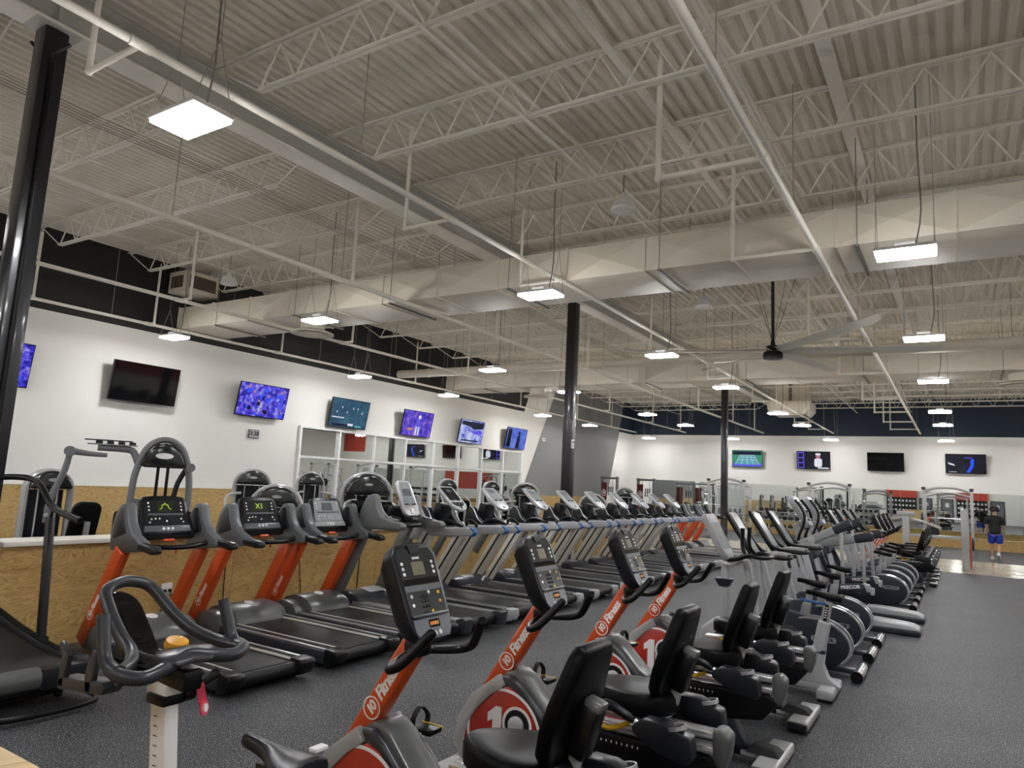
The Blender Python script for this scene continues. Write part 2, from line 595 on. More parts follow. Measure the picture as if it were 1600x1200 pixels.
poly_obj('wall_back', [
    (xz([(XL, 0), (XR, 0), (XR, 4.78), (XL, 4.78)], YB), 0),
    (xz([(XL, 4.78), (XR, 4.78), (XR, 6.6), (XL, 6.6)], YB), 1),
], ['wall_white', 'wall_black'])
struct(G().lim(XL, XR, YF - 0.05, YF, 4.72, 4.78).build('trim_1', 'wall_white'))
struct(G().lim(XL, XR, YB, 21.9, -0.05, 0.0).build('floor', 'rubber_floor'))
struct(G().lim(XL, XR, 21.9, 26.9, -0.05, 0.0).build('floor', 'vinyl_plank'))
struct(G().lim(XL, XR, 26.9, YF, -0.05, 0.0).build('floor', 'rubber_floor'))

# corrugated roof deck, ribs along the depth of the hall
g = G()
pit = 0.152
x = XL - 0.05
prof = []
while x < XR + 0.1:
    prof += [(x, ZD), (x + 0.055, ZD), (x + 0.076, ZD + 0.045), (x + 0.131, ZD + 0.045)]
    x += pit
n = len(prof)
g.v = [(a, YB, b) for a, b in prof] + [(a, YF, b) for a, b in prof]
g.f = [(i, i + 1, n + i + 1, n + i) for i in range(n - 1)]
struct(g.build('ceiling', 'deck_white', smooth=20))
struct(G().lim(XL - .1, XR + .1, YB - .1, YF + .1, ZD + 0.08, ZD + 0.16).build('ceiling', 'deck_white'))

# plywood wainscot on the left wall: sheets are parts
def sheets(root, x0, x1, y0, y1, z0, z1, step, m='plywood'):
    y = y0
    while y < y1 - 0.05:
        e = min(y + step, y1)
        G().lim(x0, x1, y + 0.003, e - 0.003, z0, z1).build('panel', m, root, bev=0.002, seg=1)
        y = e
wn = thing('plywood_wainscot', 'tall plywood wainscot along the white television wall', 'wainscot', (0, 0, 0))
sheets(wn, XL + 0.002, XL + 0.03, YB + .1, 13.5, 0, 1.21, 2.44)
sheets(wn, XL + 0.002, XL + 0.03, 25.85, 34.4, 0, 1.21, 2.44)
G().lim(XL + 0.002, XL + 0.04, YB + .1, 13.5, 1.21, 1.235).build('cap', 'cap_white', wn)

# plywood half walls between the columns, with white caps
XH = -7.28
for k, (y0, y1, lab) in enumerate([(-2.0, 2.74, 'plywood half wall with white cap left of the near black column'),
                                   (3.02, 13.97, 'long plywood half wall with white cap behind the treadmill row'),
                                   (14.31, 17.6, 'plywood half wall with white cap beyond the middle column')]):
    hw = thing('half_wall', lab, 'half wall', (0, 0, 0), group='plywood half walls')
    G().lim(XH - 0.32, XH - 0.02, y0, y1, 0, 0.94).build('core', 'wall_white', hw)
    sheets(hw, XH - 0.019, XH, y0, y1, 0.0, 0.94, 2.44)
    G().lim(XH - 0.36, XH + 0.03, y0, y1, 0.942, 0.985).build('cap', 'cap_white', hw, bev=0.004)
hw = thing('half_wall', 'pale plywood ledge in the bottom left corner nearest the camera', 'half wall', (0, 0, 0))
G().lim(-4.4, -0.9, 0.70, 0.86, 0, 1.02).build('core', 'plywood_pale', hw)
G().lim(-4.42, -0.88, 0.66, 0.89, 1.02, 1.05).build('cap', 'plywood_pale', hw, bev=0.003)
lw = thing('low_wooden_wall', 'low pale plywood wall in front of the far mirrors', 'half wall', (0, 34.1, 0))
xx = -13.0
while xx < 7:
    G().lim(xx + .004, xx + 2.0, -.12, .12, 0, 0.40).build('panel', 'plywood', lw, bev=0.003, seg=1)
    xx += 2.0
G().lim(-13.0, 7.0, -.14, .14, 0.402, 0.425).build('cap', 'plywood_pale', lw)

# ------------------------------------------------------------------ roof steel
def column(y, label, ztop=5.93):
    c = thing('steel_column', label, 'column', (-7.45, y, 0), group='black steel columns')
    G().box(0, 0, ztop / 2 + .01, 0.22, 0.22, ztop - .02).build('shaft', 'column_black', c, bev=0.018)
    G().box(0, 0, 0.012, 0.4, 0.4, 0.024).build('base_plate', 'column_black', c, bev=0.004)
    G().box(0, 0, ztop + .012, 0.30, 0.42, 0.024).build('cap_plate', 'girder_grey', c, bev=0.004)
    return c
c1 = column(2.88, 'near black steel column at the left edge of the photo')
g = G()
g.tube([(-0.15, 0.02, 2.6), (-0.15, 0.02, 5.6), (-0.20, 0.02, 5.75), (-0.32, -0.05, 5.9)], 0.018, 6, 1)
g.tube([(0.15, -0.02, 1.4), (0.15, -0.02, 5.5), (0.17, -0.05, 5.62), (0.27, 0.06, 5.75)], 0.018, 6, 1)
g.build('conduit', 'black_plastic', c1)
c2 = column(14.14, 'middle black steel column with a small white box on it')
cb = G().box(0.125, -0.05, 2.66, 0.035, 0.1, 0.2).build('control_box', 'white_plastic', c2, bev=0.006)
G().box(0.145, -0.05, 2.70, 0.006, 0.06, 0.05).build('display', 'charcoal', cb)
G().box(0.145, -0.05, 2.62, 0.006, 0.05, 0.05).build('button', 'light_grey', cb)
column(26.74, 'far black steel column rising behind the row of bikes')

gd = thing('roof_girder', 'broad grey steel roof girder carried by the black columns', 'girder', (-7.45, 0, 0))
G().lim(-.16, .16, YB + .05, YF - .05, 5.95, 5.98).build('bottom_flange', 'steel_white', gd, bev=.003)
G().lim(-.012, .012, YB + .05, YF - .05, 5.98, 6.37).build('web', 'girder_grey', gd)
G().lim(-.15, .15, YB + .05, YF - .05, 6.37, 6.40).build('top_flange', 'girder_grey', gd, bev=.003)
for y in (2.88, 14.14, 26.74):
    G().lim(-.1, .1, y - .01, y + .01, 5.98, 6.37).build('stiffener', 'girder_grey', gd)

# open-web joists
def rod_mesh(dx):
    return G().bar((0, 0, 5.93), (dx, 0, 6.42), 0.016, 0.02).mesh('web_rod', 'steel_white')
RA, RB = rod_mesh(0.30), rod_mesh(-0.30)
END_R, END_L = (G().tube([(0, 0, 6.43), (0.86, 0, 5.93)], 0.012, 6).mesh('end_rod', 'steel_white'),
                G().tube([(0, 0, 6.43), (-0.86, 0, 5.93)], 0.012, 6).mesh('end_rod', 'steel_white'))
def chord(x0, x1, z):
    g = G()
    for s in (-1, 1):
        g.lim(x0, x1, s * .012, s * .05, z, z + .008)
        g.lim(x0, x1, s * .010, s * .018, z, z + .045)
    return g.mesh('chord', 'steel_white', smooth=20)
CH = {}
bays = [(XL + .03, -7.52, 'left'), (-7.38, 4.75, 'right')]
for bi, (x0, x1, sd) in enumerate(bays):
    CH[sd] = (chord(x0, x1, 6.44), chord(x0 + .9, x1 - .9, 5.92))
NJ = 19
for k in range(NJ):
    y = 2.73 + 1.84 * k
    for x0, x1, sd in bays:
        where = 'between the white wall and the grey girder' if sd == 'left' else 'to the right of the grey girder'
        j = thing('roof_joist', f'{ORD[k]} white open-web roof joist from the camera, {where}', 'joist', (0, y, 0), group='white open-web roof joists')
        inst('top_chord', CH[sd][0], j)
        inst('bottom_chord', CH[sd][1], j)
        inst('end_rod', END_R, j, (x0 + .05, 0, 0))
        inst('end_rod', END_L, j, (x1 - .05, 0, 0))
        xx = x0 + .9
        while xx < x1 - 1.2:
            inst('web_rod', RA, j, (xx, 0, 0))
            inst('web_rod', RB, j, (xx + .6, 0, 0))
            xx += .6
# bridging angles tying the joists together
for bx_, zz, lab in [(-13.2, 6.40, 'upper bridging bar nearest the television wall'), (-13.0, 5.915, 'lower bridging bar nearest the television wall'),
                     (-10.3, 6.40, 'upper bridging bar left of the grey girder'), (-10.1, 5.915, 'lower bridging bar left of the grey girder'),
                     (-4.3, 6.40, 'upper bridging bar right of the grey girder'), (-4.1, 5.915, 'lower bridging bar right of the grey girder'),
                     (-1.95, 6.40, 'upper bridging bar above the aisle'), (-1.8, 5.915, 'lower bridging bar above the aisle')]:
    tag(G().lim(bx_ - .02, bx_ + .02, YB + .1, YF - .1, zz - .012, zz).build('joist_bridging', 'steel_white'), 'thin white ' + lab, 'bridging')
# bundle of bare cables strung along the roof left of the girder
for q in range(5):
    xq = -8.62 - q * .075
    pts = [(xq, -4, 5.9)] + [(xq, y, 5.9 - (.05 if i % 2 else 0)) for i, y in enumerate(range(-2, 36, 2))]
    tag(G().tube(pts, 0.0055, 5).build('roof_cable', 'cable_grey'), f'{ORD[q]} thin roof cable counting outwards from the grey girder', 'cable', 'cables beside the girder')
# flat conduits / beams seen along the deck on the right
for xq, w, lab in [(-3.05, .09, 'pale flat conduit under the deck left of the wide one'), (-1.05, .16, 'wide pale conduit under the deck above the aisle')]:
    tag(G().lim(xq - w / 2, xq + w / 2, YB + .1, YF - .1, 6.405, 6.435).build('roof_conduit', 'steel_white', bev=.005), lab, 'conduit')

# ------------------------------------------------------------------ ducts
def pan_mesh(w, h):
    # cross-broken sheet: four facets meeting at a raised centre, plus a flange
    g = G()
    g.add([(-w / 2, 0, -h / 2), (w / 2, 0, -h / 2), (w / 2, 0, h / 2), (-w / 2, 0, h / 2), (0, -.055, 0)], [(0, 1, 4), (1, 2, 4), (2, 3, 4), (3, 0, 4)])
    return g.mesh('panel', 'duct_white', smooth=1)
def duct(label, x0, x1, y0, y1, z0, z1, step):
    d = thing('air_duct', label, 'duct', (0, 0, 0), group='white rectangular ducts')
    G().lim(x0, x1, y0, y1, z0, z1).build('duct_body', 'duct_white', d, bev=.004)
    h = z1 - z0
    me = pan_mesh(step, h)
    xx = x0
    seam = G().lim(-.012, .012, y0 - .02, y1 + .02, z0 - .02, z1 + .02).mesh('seam', 'duct_white')
    trap = G().lim(-.02, .02, y0 - .08, y1 + .08, z0 - .05, z0 - .02)
    trap.tube([(0, y0 - .06, z0 - .05), (0, y0 - .06, 6.45)], .006, 5).tube([(0, y1 + .06, z0 - .05), (0, y1 + .06, 6.45)], .006, 5)
    trap = trap.mesh('hanger', 'conduit_grey')
    i = 0
    while xx < x1 - .3:
        inst('panel', me, d, (xx + step / 2, y0 - .003, (z0 + z1) / 2))
        inst('seam', seam, d, (xx, 0, 0))
        if i % 2:
            inst('hanger', trap, d, (xx + .25, 0, 0))
        xx += step
        i += 1
    return d
duct('near broad white sheet-metal duct crossing the whole hall', XL + .03, 7.9, 9.6, 10.85, 4.98, 5.50, 1.32)
duct('far broad white sheet-metal duct crossing behind the ceiling fan', XL + .03, 7.9, 20.2, 21.45, 4.98, 5.53, 1.5)
rd = thing('round_duct', 'long round white duct between the two broad ducts', 'duct', (0, 17.55, 5.12))
g = G().cyl((XL + .05, 0, 0), (7.9, 0, 0), .13, n=18)
g.build('pipe', 'duct_white', rd)
xx = -14.5
while xx < 7.5:
    G().cyl((xx, 0, 0), (xx + .06, 0, 0), .145, n=18).build('collar', 'duct_white', rd)
    G().cyl((xx + .03, 0, .1), (xx + .03, 0, 1.3), .006, n=5).build('hanger', 'conduit_grey', rd)
    xx += 3.1
tag(G().cyl((1.44, 17.3, 5.03), (1.44, 17.3, 6.45), .05, n=12).build('vertical_pipe', 'steel_white'), 'white vertical pipe dropping to the round duct at far right', 'pipe')
tag(G().cyl((1.12, 14.3, 5.2), (1.12, 14.3, 6.45), .035, n=10).build('vertical_pipe', 'steel_white'), 'thin white vertical pipe left of the thick one at far right', 'pipe')

def diffuser(x, y, z, ztop, label):
    d = thing('round_diffuser', label, 'diffuser', (x, y, z), group='round ceiling diffusers')
    G().lathe([(.30, .12), (.46, .06), (.47, .03), (.40, .03), (.36, .05)], n=24).build('outer_ring', 'duct_white', d)
    G().lathe([(.16, .05), (.30, .03), (.30, .02), (.15, .02)], n=24).build('inner_ring', 'duct_white', d)
    G().lathe([(.02, .05), (.12, .02), (.12, .01), (.01, .005)], n=20).build('centre_cone', 'duct_white', d)
    G().cyl((0, 0, .1), (0, 0, ztop - z), .26, n=20).build('drop', 'duct_white', d)
    return d
diffuser(-11.95, 10.4, 4.72, 4.978, 'round white diffuser under the near duct by the television wall')
diffuser(-12.3, 20.85, 4.66, 4.978, 'round white diffuser under the far duct by the television wall')
diffuser(1.35, 20.85, 4.66, 4.978, 'round white diffuser under the far duct at the right edge')
bd = thing('box_diffuser', 'big square white louvred diffuser hanging beyond the far duct', 'diffuser', (-5.75, 30.5, 4.99))
G().lim(-.8, .8, -.8, .8, .22, .55).build('box', 'duct_white', bd, bev=.01)
g = G().prism([(-.8, .22), (.8, .22), (.62, .03), (-.62, .03)], -.8, .8)
g.build('skirt', 'duct_white', bd)
for q in range(4):
    G().lim(-.55, .55, -.5 + q * .3, -.36 + q * .3, 0.0, .03).build('louvre', 'charcoal' if q % 2 else 'duct_white', bd)
G().lim(-.55, -.05, -.4, .4, .55, 1.42).build('riser', 'duct_white', bd)
G().lim(.1, .7, -.4, .4, .55, 1.42).build('riser', 'duct_white', bd)
uh = thing('unit_heater', 'white boxed unit heater hung against the black wall band', 'heater', (-15.3, 9.6, 5.75))
G().lim(-.35, .35, -.42, .42, 0, .5).build('case', 'duct_white', uh, bev=.012)
G().lim(.345, .362, -.34, .34, .1, .40).build('grille', 'brown_panel', uh)
G().lim(-.22, .22, -.438, -.415, .1, .38).build('grille', 'brown_panel', uh)
for q in (-1, 1):
    G().cyl((0, q * .38, .5), (0, q * .38, .72), .01, n=6).build('hanger', 'conduit_grey', uh)
for x, y, lab in [(-4.0, 9.0, 'small white cone sensor hanging above the near duct'), (-13.4, 9.2, 'small white cone sensor hanging near the television wall'),
                  (-4.6, 14.8, 'small white cone sensor hanging left of the fan')]:
    t = thing('roof_sensor', lab, 'sensor', (x, y, 5.72))
    G().lathe([(.17, 0), (.18, .03), (.13, .16), (.05, .2), (.03, .28)], n=16).build('cone', 'white_plastic', t)
    G().cyl((0, 0, .26), (0, 0, .72), .008, n=6).build('cord', 'conduit_grey', t)

# ------------------------------------------------------------------ sprinkler pipes
ZP = 4.925
def sprinkler(x, r, arms, armlen, label, y0=YB + .2):
    p = thing('sprinkler_pipe', label, 'pipe', (x, 0, ZP), group='white sprinkler mains')
    G().cyl((0, y0, 0), (0, YF - .02, 0), r, n=12).build('main', 'steel_white', p)
    for y in arms:
        G().cyl((0, y - .09, 0), (0, y + .09, 0), r * 1.25, n=12).build('coupling', 'steel_white', p)
        g = G()
        if abs(armlen) > .05:
            g.tube([(0, y, 0), (armlen, y, 0)], r * .72, 10)
            g.ell((armlen, y, 0), r * .95, r * .95, r * .95, 10, 6)
        g.tube([(armlen, y, 0), (armlen, y, 1.32)], r * .72, 10)
        g.tube([(armlen, y, 1.32), (armlen, y, 1.40)], .012, 6)
        g.build('riser', 'steel_white', p)
    for y in range(int(y0) + 1, 35, 3):
        G().cyl((0, y + 1.95, r), (0, y + 1.95, 1.51), .006, n=5).build('hanger', 'cable_grey', p)
    return p
A0 = [-1.4, 2.6, 6.55, 9.4, 15.2, 19.6, 24.8, 28.6, 32.2, 35.6]
sprinkler(-15.62, .036, [6.3, 8.8, 12.4, 18, 24.8, 30, 34], .22, 'white sprinkler main hugging the television wall')
sprinkler(-12.7, .036, [5.0, 7.7, 12, 16.8, 22, 27, 32, 36], .35, 'white sprinkler main over the strength machines')
sprinkler(-8.55, .042, [3.2, 8.2, 12.6, 17.2, 22, 27, 32, 36], .0, 'white sprinkler main just left of the columns')
sprinkler(-5.2, .034, A0, -.76, 'white sprinkler main right of the roof girder')
sprinkler(-1.47, .042, A0, -1.06, 'white sprinkler main above the row of bikes')

# ------------------------------------------------------------------ LED high-bay lights
def light_fixture():
    t = thing('high_bay_light', '', 'light', (0, 0, 0), group='hanging LED high-bay panels')
    G().lim(-.30, .30, -.175, .175, .012, .05).build('housing', 'white_plastic', t, bev=.006)
    G().lim(-.10, .10, -.10, .10, .05, .11).build('driver_box', 'light_grey', t, bev=.006)
    G().lim(-.285, .285, -.16, .16, -.002, .012).build('diffuser', 'lens', t)
    for s in (-1, 1):
        G().lim(-.285, .285, s * .1605, s * .164, -.016, .012).build('lens_edge', 'lens_edge', t)
        G().lim(s * .2855, s * .289, -.164, .164, -.016, .012).build('lens_edge', 'lens_edge', t)
    for s in (-1, 1):
        G().lim(-.26, .26, s * .135 - .012, s * .135 + .012, .05, .054).build('added_fill_strip', 'ceiling_fill', t)  # added glow strips, only there to brighten the roof deck
    for sx in (-1, 1):
        g = G()
        for sy in (-1, 1):
            g.tube([(sx * .28, sy * .16, .05), (sx * .28, 0, .62)], .004, 5)
        g.tube([(sx * .28, 0, .62), (sx * .28, 0, 2.046)], .004, 5)
        g.build('hanging_wire', 'cable_grey', t)
    G().tube([(.1, .05, .1), (.16, .05, .5), (.14, .05, 1.2), (.14, .05, 2.046)], .009, 6, 3).build('power_cable', 'conduit_grey', t)
    return t
LX = [(-14.1, 'nearest the television wall'), (-9.65, 'left of the girder'), (-5.05, 'right of the girder'), (-0.42, 'above the aisle'), (3.9, 'outside the view')]
LY = [-2.6, 2.98, 8.54, 13.75, 18.2, 24.45, 28.75, 36.0]
RW = ['behind the camera', 'in the row nearest the camera', 'in the row before the near duct', 'in the fan row', 'just before the far duct',
      'first row past the far duct', 'second row past the far duct', 'in the row by the far wall']
fx = light_fixture()
first = True
for i, y in enumerate(LY):
    for k, (x, cn) in enumerate(LX):
        yy = y
        if i == 3:
            yy = (14.1, 14.15, 13.5, 13.3, 13.3)[k]
        lab = f'LED panel {cn}, {RW[i]}'
        if first:
            fx.location = (x, yy, 4.45); fx['label'] = lab; first = False
        else:
            copy_tree(fx, (x, yy, 4.45), label=lab)

# ------------------------------------------------------------------ ceiling fan
fn = thing('ceiling_fan', 'giant six-blade grey ceiling fan on a black drop rod', 'fan', (-3.3, 15.5, 4.62))
G().lathe([(.13, .0), (.20, .02), (.21, .10), (.19, .17), (.10, .20), (.14, .22), (.14, .30), (.05, .32), (.04, .42)], n=24).build('motor', 'black_plastic', fn)
G().cyl((0, 0, .3), (0, 0, 1.85), .035, n=12).build('drop_rod', 'column_black', fn)
gb = G()
ring = []
for d, w, tz in ((.16, .12, 0), (.5, .20, .0), (1.8, .20, .0), (2.95, .17, .02), (3.2, .08, .05)):
    ring.append([(d, -w * .5, .20 + tz + .045), (d, w * .5, .20 + tz - .04), (d, w * .5, .20 + tz - .03), (d, -w * .5, .20 + tz + .057)])
gb.loft(ring)
bm_ = gb.mesh('blade', 'blade_grey', smooth=30)
for q in range(6):
    inst('blade', bm_, fn, rot=(0, 0, math.radians(14.5 + 60 * q)))
for q in range(4):
    a = math.radians(45 + 90 * q)
    G().tube([(.04 * math.cos(a), .04 * math.sin(a), .45), (.55 * math.cos(a), .55 * math.sin(a), 1.85)], .005, 5).build('guy_wire', 'black_plastic', fn)

# ------------------------------------------------------------------ mirrors
def mirror_panels(root, make, edges):
    for a, b in edges:
        make(a, b).build('mirror_panel', 'mirror', root)
fm = thing('wall_mirror', 'long frameless mirror along the foot of the far wall', 'mirror', (0, 0, 0))
xx = -14.5
while xx < 5.0:
    G().lim(xx + .003, xx + 1.52 - .003, YF - .02, YF - .004, .12, 2.27).build('mirror_panel', 'mirror', fm)
    xx += 1.52
lm = thing('framed_mirror', 'large white-framed mirror wall below the televisions', 'mirror', (0, 0, 0))
ys = [13.6 + i * 1.51 for i in range(9)]
for i in range(8):
    for z0, z1 in ((.06, 2.12), (2.20, 2.98)):
        G().lim(XL + .004, XL + .012, ys[i] + .03, ys[i + 1] - .03, z0, z1).build('mirror_panel', 'mirror', lm)
for i, y in enumerate(ys):
    w = .05 if 0 < i < 8 else .07
    G().lim(XL + .004, XL + .10, y - w / 2, y + w / 2, 0, 3.04).build('mullion', 'white_plastic', lm, bev=.003)
for z in (.03, 2.16, 3.01):
    G().lim(XL + .004, XL + .095, ys[0], ys[-1], z - .03, z + .03).build('rail', 'white_plastic', lm, bev=.003)

# ------------------------------------------------------------------ televisions
def tv(label, loc, rz, tilt, w, h, pic=None):
    t = thing('television', label, 'television', loc, rz, group='wall televisions')
    R = Matrix.Rotation(tilt, 3, 'X')
    # local: screen faces -y, z up; mount behind
    def P(x, y, z):
        return R @ Vector((x, y, z))
    O, U, Vv = P(0, 0, 0), P(1, 0, 0), P(0, 0, 1)
    G().slab(rr(w, h, .01, 2), O, U, Vv, -.045, 0).build('case', 'black_plastic', t)
    G().slab(rr(w * .5, h * .5, .02, 2), O, U, Vv, -.07, -.045).build('rear_cover', 'black_plastic', t)
    s = G().slab(rr(w - .03, h - .035, .004, 1, 0, .004), O, U, Vv, 0.0005, .0015).build('screen', pic or 'glass_black', t)
    G().lim(-.2, .2, .05, .22, -.12, .12).build('wall_mount', 'dark_plastic', t)
    return t, (lambda x, y, z=.002: O + U * x + Vv * y + U.cross(Vv) * z), U, Vv
def shape(t, at, U, Vv, poly, m, z, name='picture_detail'):
    G().slab(poly, at(0, 0, 0), U, Vv, z, z + .0006).build(name, m, t)
TW, TH = 1.55, .88
LT = [(5.73, 'pic_crowd', 'television showing a blue crowd, half hidden by the near column'), (8.86, None, 'switched-off black television left of the blue crowd screen'),
      (12.08, 'pic_crowd', 'television showing a blue crowd above the wall clock'), (15.25, 'pic_field', 'television showing a teal sports field above the mirror'),
      (18.44, 'pic_purple', 'television showing a purple baseball batter above the mirror'), (21.62, 'pic_ice', 'television showing a white ice scene above the mirror'),
      (24.82, 'pic_sky', 'last television on the left wall, showing a figure on blue')]
for i, (y, pic, lab) in enumerate(LT):
    tilt = math.radians(10 if i != 1 else 7)
    t, at, U, Vv = tv(lab, (XL + .26, y, 3.54), math.radians(90), tilt, TW, TH, pic)
    if pic == 'pic_crowd':
        for q in range(26):
            cx, cy = random.uniform(-.66, .66), random.uniform(-.36, .34)
            s_ = random.uniform(.035, .06)
            if abs(cx) < .7:
                shape(t, at, U, Vv, circ(s_ * .7, 9, cx, min(cy + s_ * 1.6, .4)), random.choice(['em_violet', 'em_skin', 'em_violet']), .0022 + q * 2e-5)
                shape(t, at, U, Vv, rr(s_ * 2.2, s_ * 2.2, s_ * .5, 2, cx, cy), random.choice(['em_navy', 'em_blue', 'em_violet', 'em_blue']), .0022 + q * 2e-5)
    elif pic == 'pic_field':
        shape(t, at, U, Vv, rr(1.3, .07, .01, 1, 0, -.36), 'em_navy', .0022)
        shape(t, at, U, Vv, rr(.22, .07, .01, 1, .1, -.33), 'em_white', .003)
        shape(t, at, U, Vv, rr(.30, .06, .01, 1, .42, -.36), 'em_teal', .003)
        for q in range(6):
            shape(t, at, U, Vv, rr(.03, .07, .01, 1, -.5 + q * .2 + random.uniform(-.06, .06), random.uniform(-.1, .2)), 'em_white', .003)
        shape(t, at, U, Vv, rr(.5, .03, .01, 1, -.45, -.14), 'em_white', .003)
    elif pic == 'pic_purple':
        shape(t, at, U, Vv, rr(.2, .3, .08, 3, .02, .02), 'em_violet', .0024)
        shape(t, at, U, Vv, circ(.07, 10, .05, .24), 'em_white', .0026)
        shape(t, at, U, Vv, rr(.07, .3, .03, 2, -.04, -.24), 'em_white', .0026)
        shape(t, at, U, Vv, rr(.07, .3, .03, 2, .09, -.24), 'em_white', .0026)
        shape(t, at, U, Vv, rr(.26, .1, .02, 2, -.35, -.2), 'em_skin', .0026)
    elif pic == 'pic_ice':
        shape(t, at, U, Vv, [(-.7, .38), (.7, .38), (.7, .16), (.1, .1), (-.2, .2), (-.7, .24)], 'em_navy', .0024)
        shape(t, at, U, Vv, [(-.1, .02), (.5, .12), (.66, .04), (.6, -.06), (.2, -.08)], 'em_violet', .0026)
        shape(t, at, U, Vv, rr(1.1, .05, .01, 1, -.05, -.34), 'em_navy', .0026)
    elif pic == 'pic_sky':
        shape(t, at, U, Vv, rr(.28, .76, .03, 2, -.56, 0), 'em_black', .0024)
        shape(t, at, U, Vv, [(0, -.4), (.06, .1), (.18, .22), (.28, .1), (.3, -.4)], 'em_navy', .0026)
        shape(t, at, U, Vv, circ(.09, 10, .16, .24), 'em_navy', .0028)
FT = [(-9.32, 'em_green', 'far-wall television showing a tennis court'), (-6.1, 'pic_dark', 'far-wall television showing a baseball player in white'),
      (-2.92, None, 'switched-off black television on the far wall'), (.27, 'pic_dark', 'far-wall television with a glowing blue arc')]
for i, (x, pic, lab) in enumerate(FT):
    t, at, U, Vv = tv(lab, (x, YF - .22, 3.56), 0, math.radians(6), TW, TH, pic)
    if i == 0:
        shape(t, at, U, Vv, [(-.72, .38), (.72, .38), (.72, .2), (-.72, .2)], 'em_navy', .0022)
        shape(t, at, U, Vv, [(-.72, -.40), (.72, -.40), (.72, -.22), (-.72, -.22)], 'em_violet', .0022)
        shape(t, at, U, Vv, [(-.35, .18), (.35, .18), (.62, -.3), (-.62, -.3)], 'em_teal', .0026)
        for a in (-.5, -.25, 0, .25, .5):
            shape(t, at, U, Vv, [(a * .7 - .006, .18), (a * .7 + .006, .18), (a * 1.24 + .01, -.3), (a * 1.24 - .01, -.3)], 'em_white', .003)
        for zz in (.18, .08, -.06):
            shape(t, at, U, Vv, rr(.8 + (.18 - zz), .014, .004, 1, 0, zz), 'em_white', .003)
    elif i == 1:
        shape(t, at, U, Vv, rr(.30, .8, .01, 1, -.58, 0), 'em_violet', .0024)
        for q in range(3):
            shape(t, at, U, Vv, rr(.22, .2, .01, 1, -.58, .24 - q * .25), 'em_navy', .003)
        shape(t, at, U, Vv, rr(.36, .42, .1, 3, .22, -.12), 'em_white', .0026)
        shape(t, at, U, Vv, circ(.11, 12, .22, .2), 'em_skin', .0028)
        shape(t, at, U, Vv, rr(.24, .1, .04, 3, .22, .3), 'em_white', .003)
        shape(t, at, U, Vv, rr(.5, .06, .01, 1, .45, -.38), 'em_white', .003)
    elif i == 3:
        shape(t, at, U, Vv, [(.02, -.38), (.16, -.38), (.30, -.1), (.32, .22), (.2, .22), (.18, -.08)], 'em_blue', .0026)
        shape(t, at, U, Vv, [(-.7, .06), (-.45, -.02), (-.4, -.1), (-.62, -.04)], 'em_white', .0026)
        shape(t, at, U, Vv, rr(.3, .04, .01, 1, .1, .27), 'em_violet', .0026)
        shape(t, at, U, Vv, rr(.3, .02, .01, 1, -.5, -.37), 'em_white', .0026)

# wall clock and small wall boxes
ck = thing('wall_clock', 'small grey digital clock on the white wall under the crowd screen', 'clock', (XL + .004, 12.06, 2.67))
G().lim(0, .05, -.16, .16, -.11, .11).build('case', 'grey_plastic', ck, bev=.008)
G().lim(.05, .053, -.14, .14, -.09, .09).build('display', 'light_grey', ck)
put_text(ck, '3:38', .16, 'black_plastic', (.0535, 0, 0), (0, -1, 0), (0, 0, 1), name='digits', bold=.004).matrix_local = frame((.054, 0, 0), (0, 1, 0), (0, 0, 1))
sb = thing('strobe_box', 'tiny white alarm box on the grey painted wall', 'alarm', (XL + .004, 27.5, 3.7))
G().lim(0, .05, -.12, .12, -.07, .07).build('case', 'white_plastic', sb, bev=.008)
G().lim(.05, .056, -.05, .05, -.03, .03).build('lens', 'charcoal', sb)

# ------------------------------------------------------------------ the entrance side behind the camera (seen in the mirrors)
for x0, x1, lab in [(-6.2, -3.6, 'left'), (-.3, 2.2, 'right')]:
    cub = thing('cubby_wall', f'black cubby wall under a red header, {lab} one in the mirror', 'shelving', (0, YB + .02, 0))
    G().lim(x0, x1, 0, .30, .5, 2.15).build('body', 'black_plastic', cub)
    G().lim(x0 - .05, x1 + .05, 0, .34, 2.15, 3.3).build('header', 'wall_red', cub)
    for r_ in range(3):
        for q in range(8):
            G().lim(x0 + .12 + q * .31, x0 + .26 + q * .31, .3, .306, 1.75 - r_ * .45, 1.92 - r_ * .45).build('notice', 'white_print', cub)
for k, (x0, x1) in enumerate([(-3.3, -2.35), (-1.5, -.6), (2.5, 3.45)]):
    d = struct(G().lim(x0, x1, YB + .01, YB + .06, 0, 2.1).build(f'door_{k + 1}', 'door_grey'))
    G().lim(x0 - .08, x0, YB + .005, YB + .08, 0, 2.18).build('door_frame', 'black_plastic', d)
    G().lim(x1, x1 + .08, YB + .005, YB + .08, 0, 2.18).build('door_frame', 'black_plastic', d)
    G().lim(x0, x1, YB + .005, YB + .08, 2.1, 2.18).build('door_frame', 'black_plastic', d)
    G().lim(x0 + .3, x0 + .6, YB + .06, YB + .064, 1.4, 1.8).build('notice', 'white_print', d)
    G().tube([(x1 - .1, YB + .06, 1.0), (x1 - .1, YB + .11, 1.0), (x1 - .22, YB + .11, 1.0)], .012, 6).build('door_handle', 'steel', d)
# ------------------------------------------------------------------ cardio machines. local frame: +x forward (towards the television wall), +y towards the camera side, z up
RZ = PI
YU = (0, -1, 0)          # a rider's right hand

def unit(a):
    return V3(a).normalized()

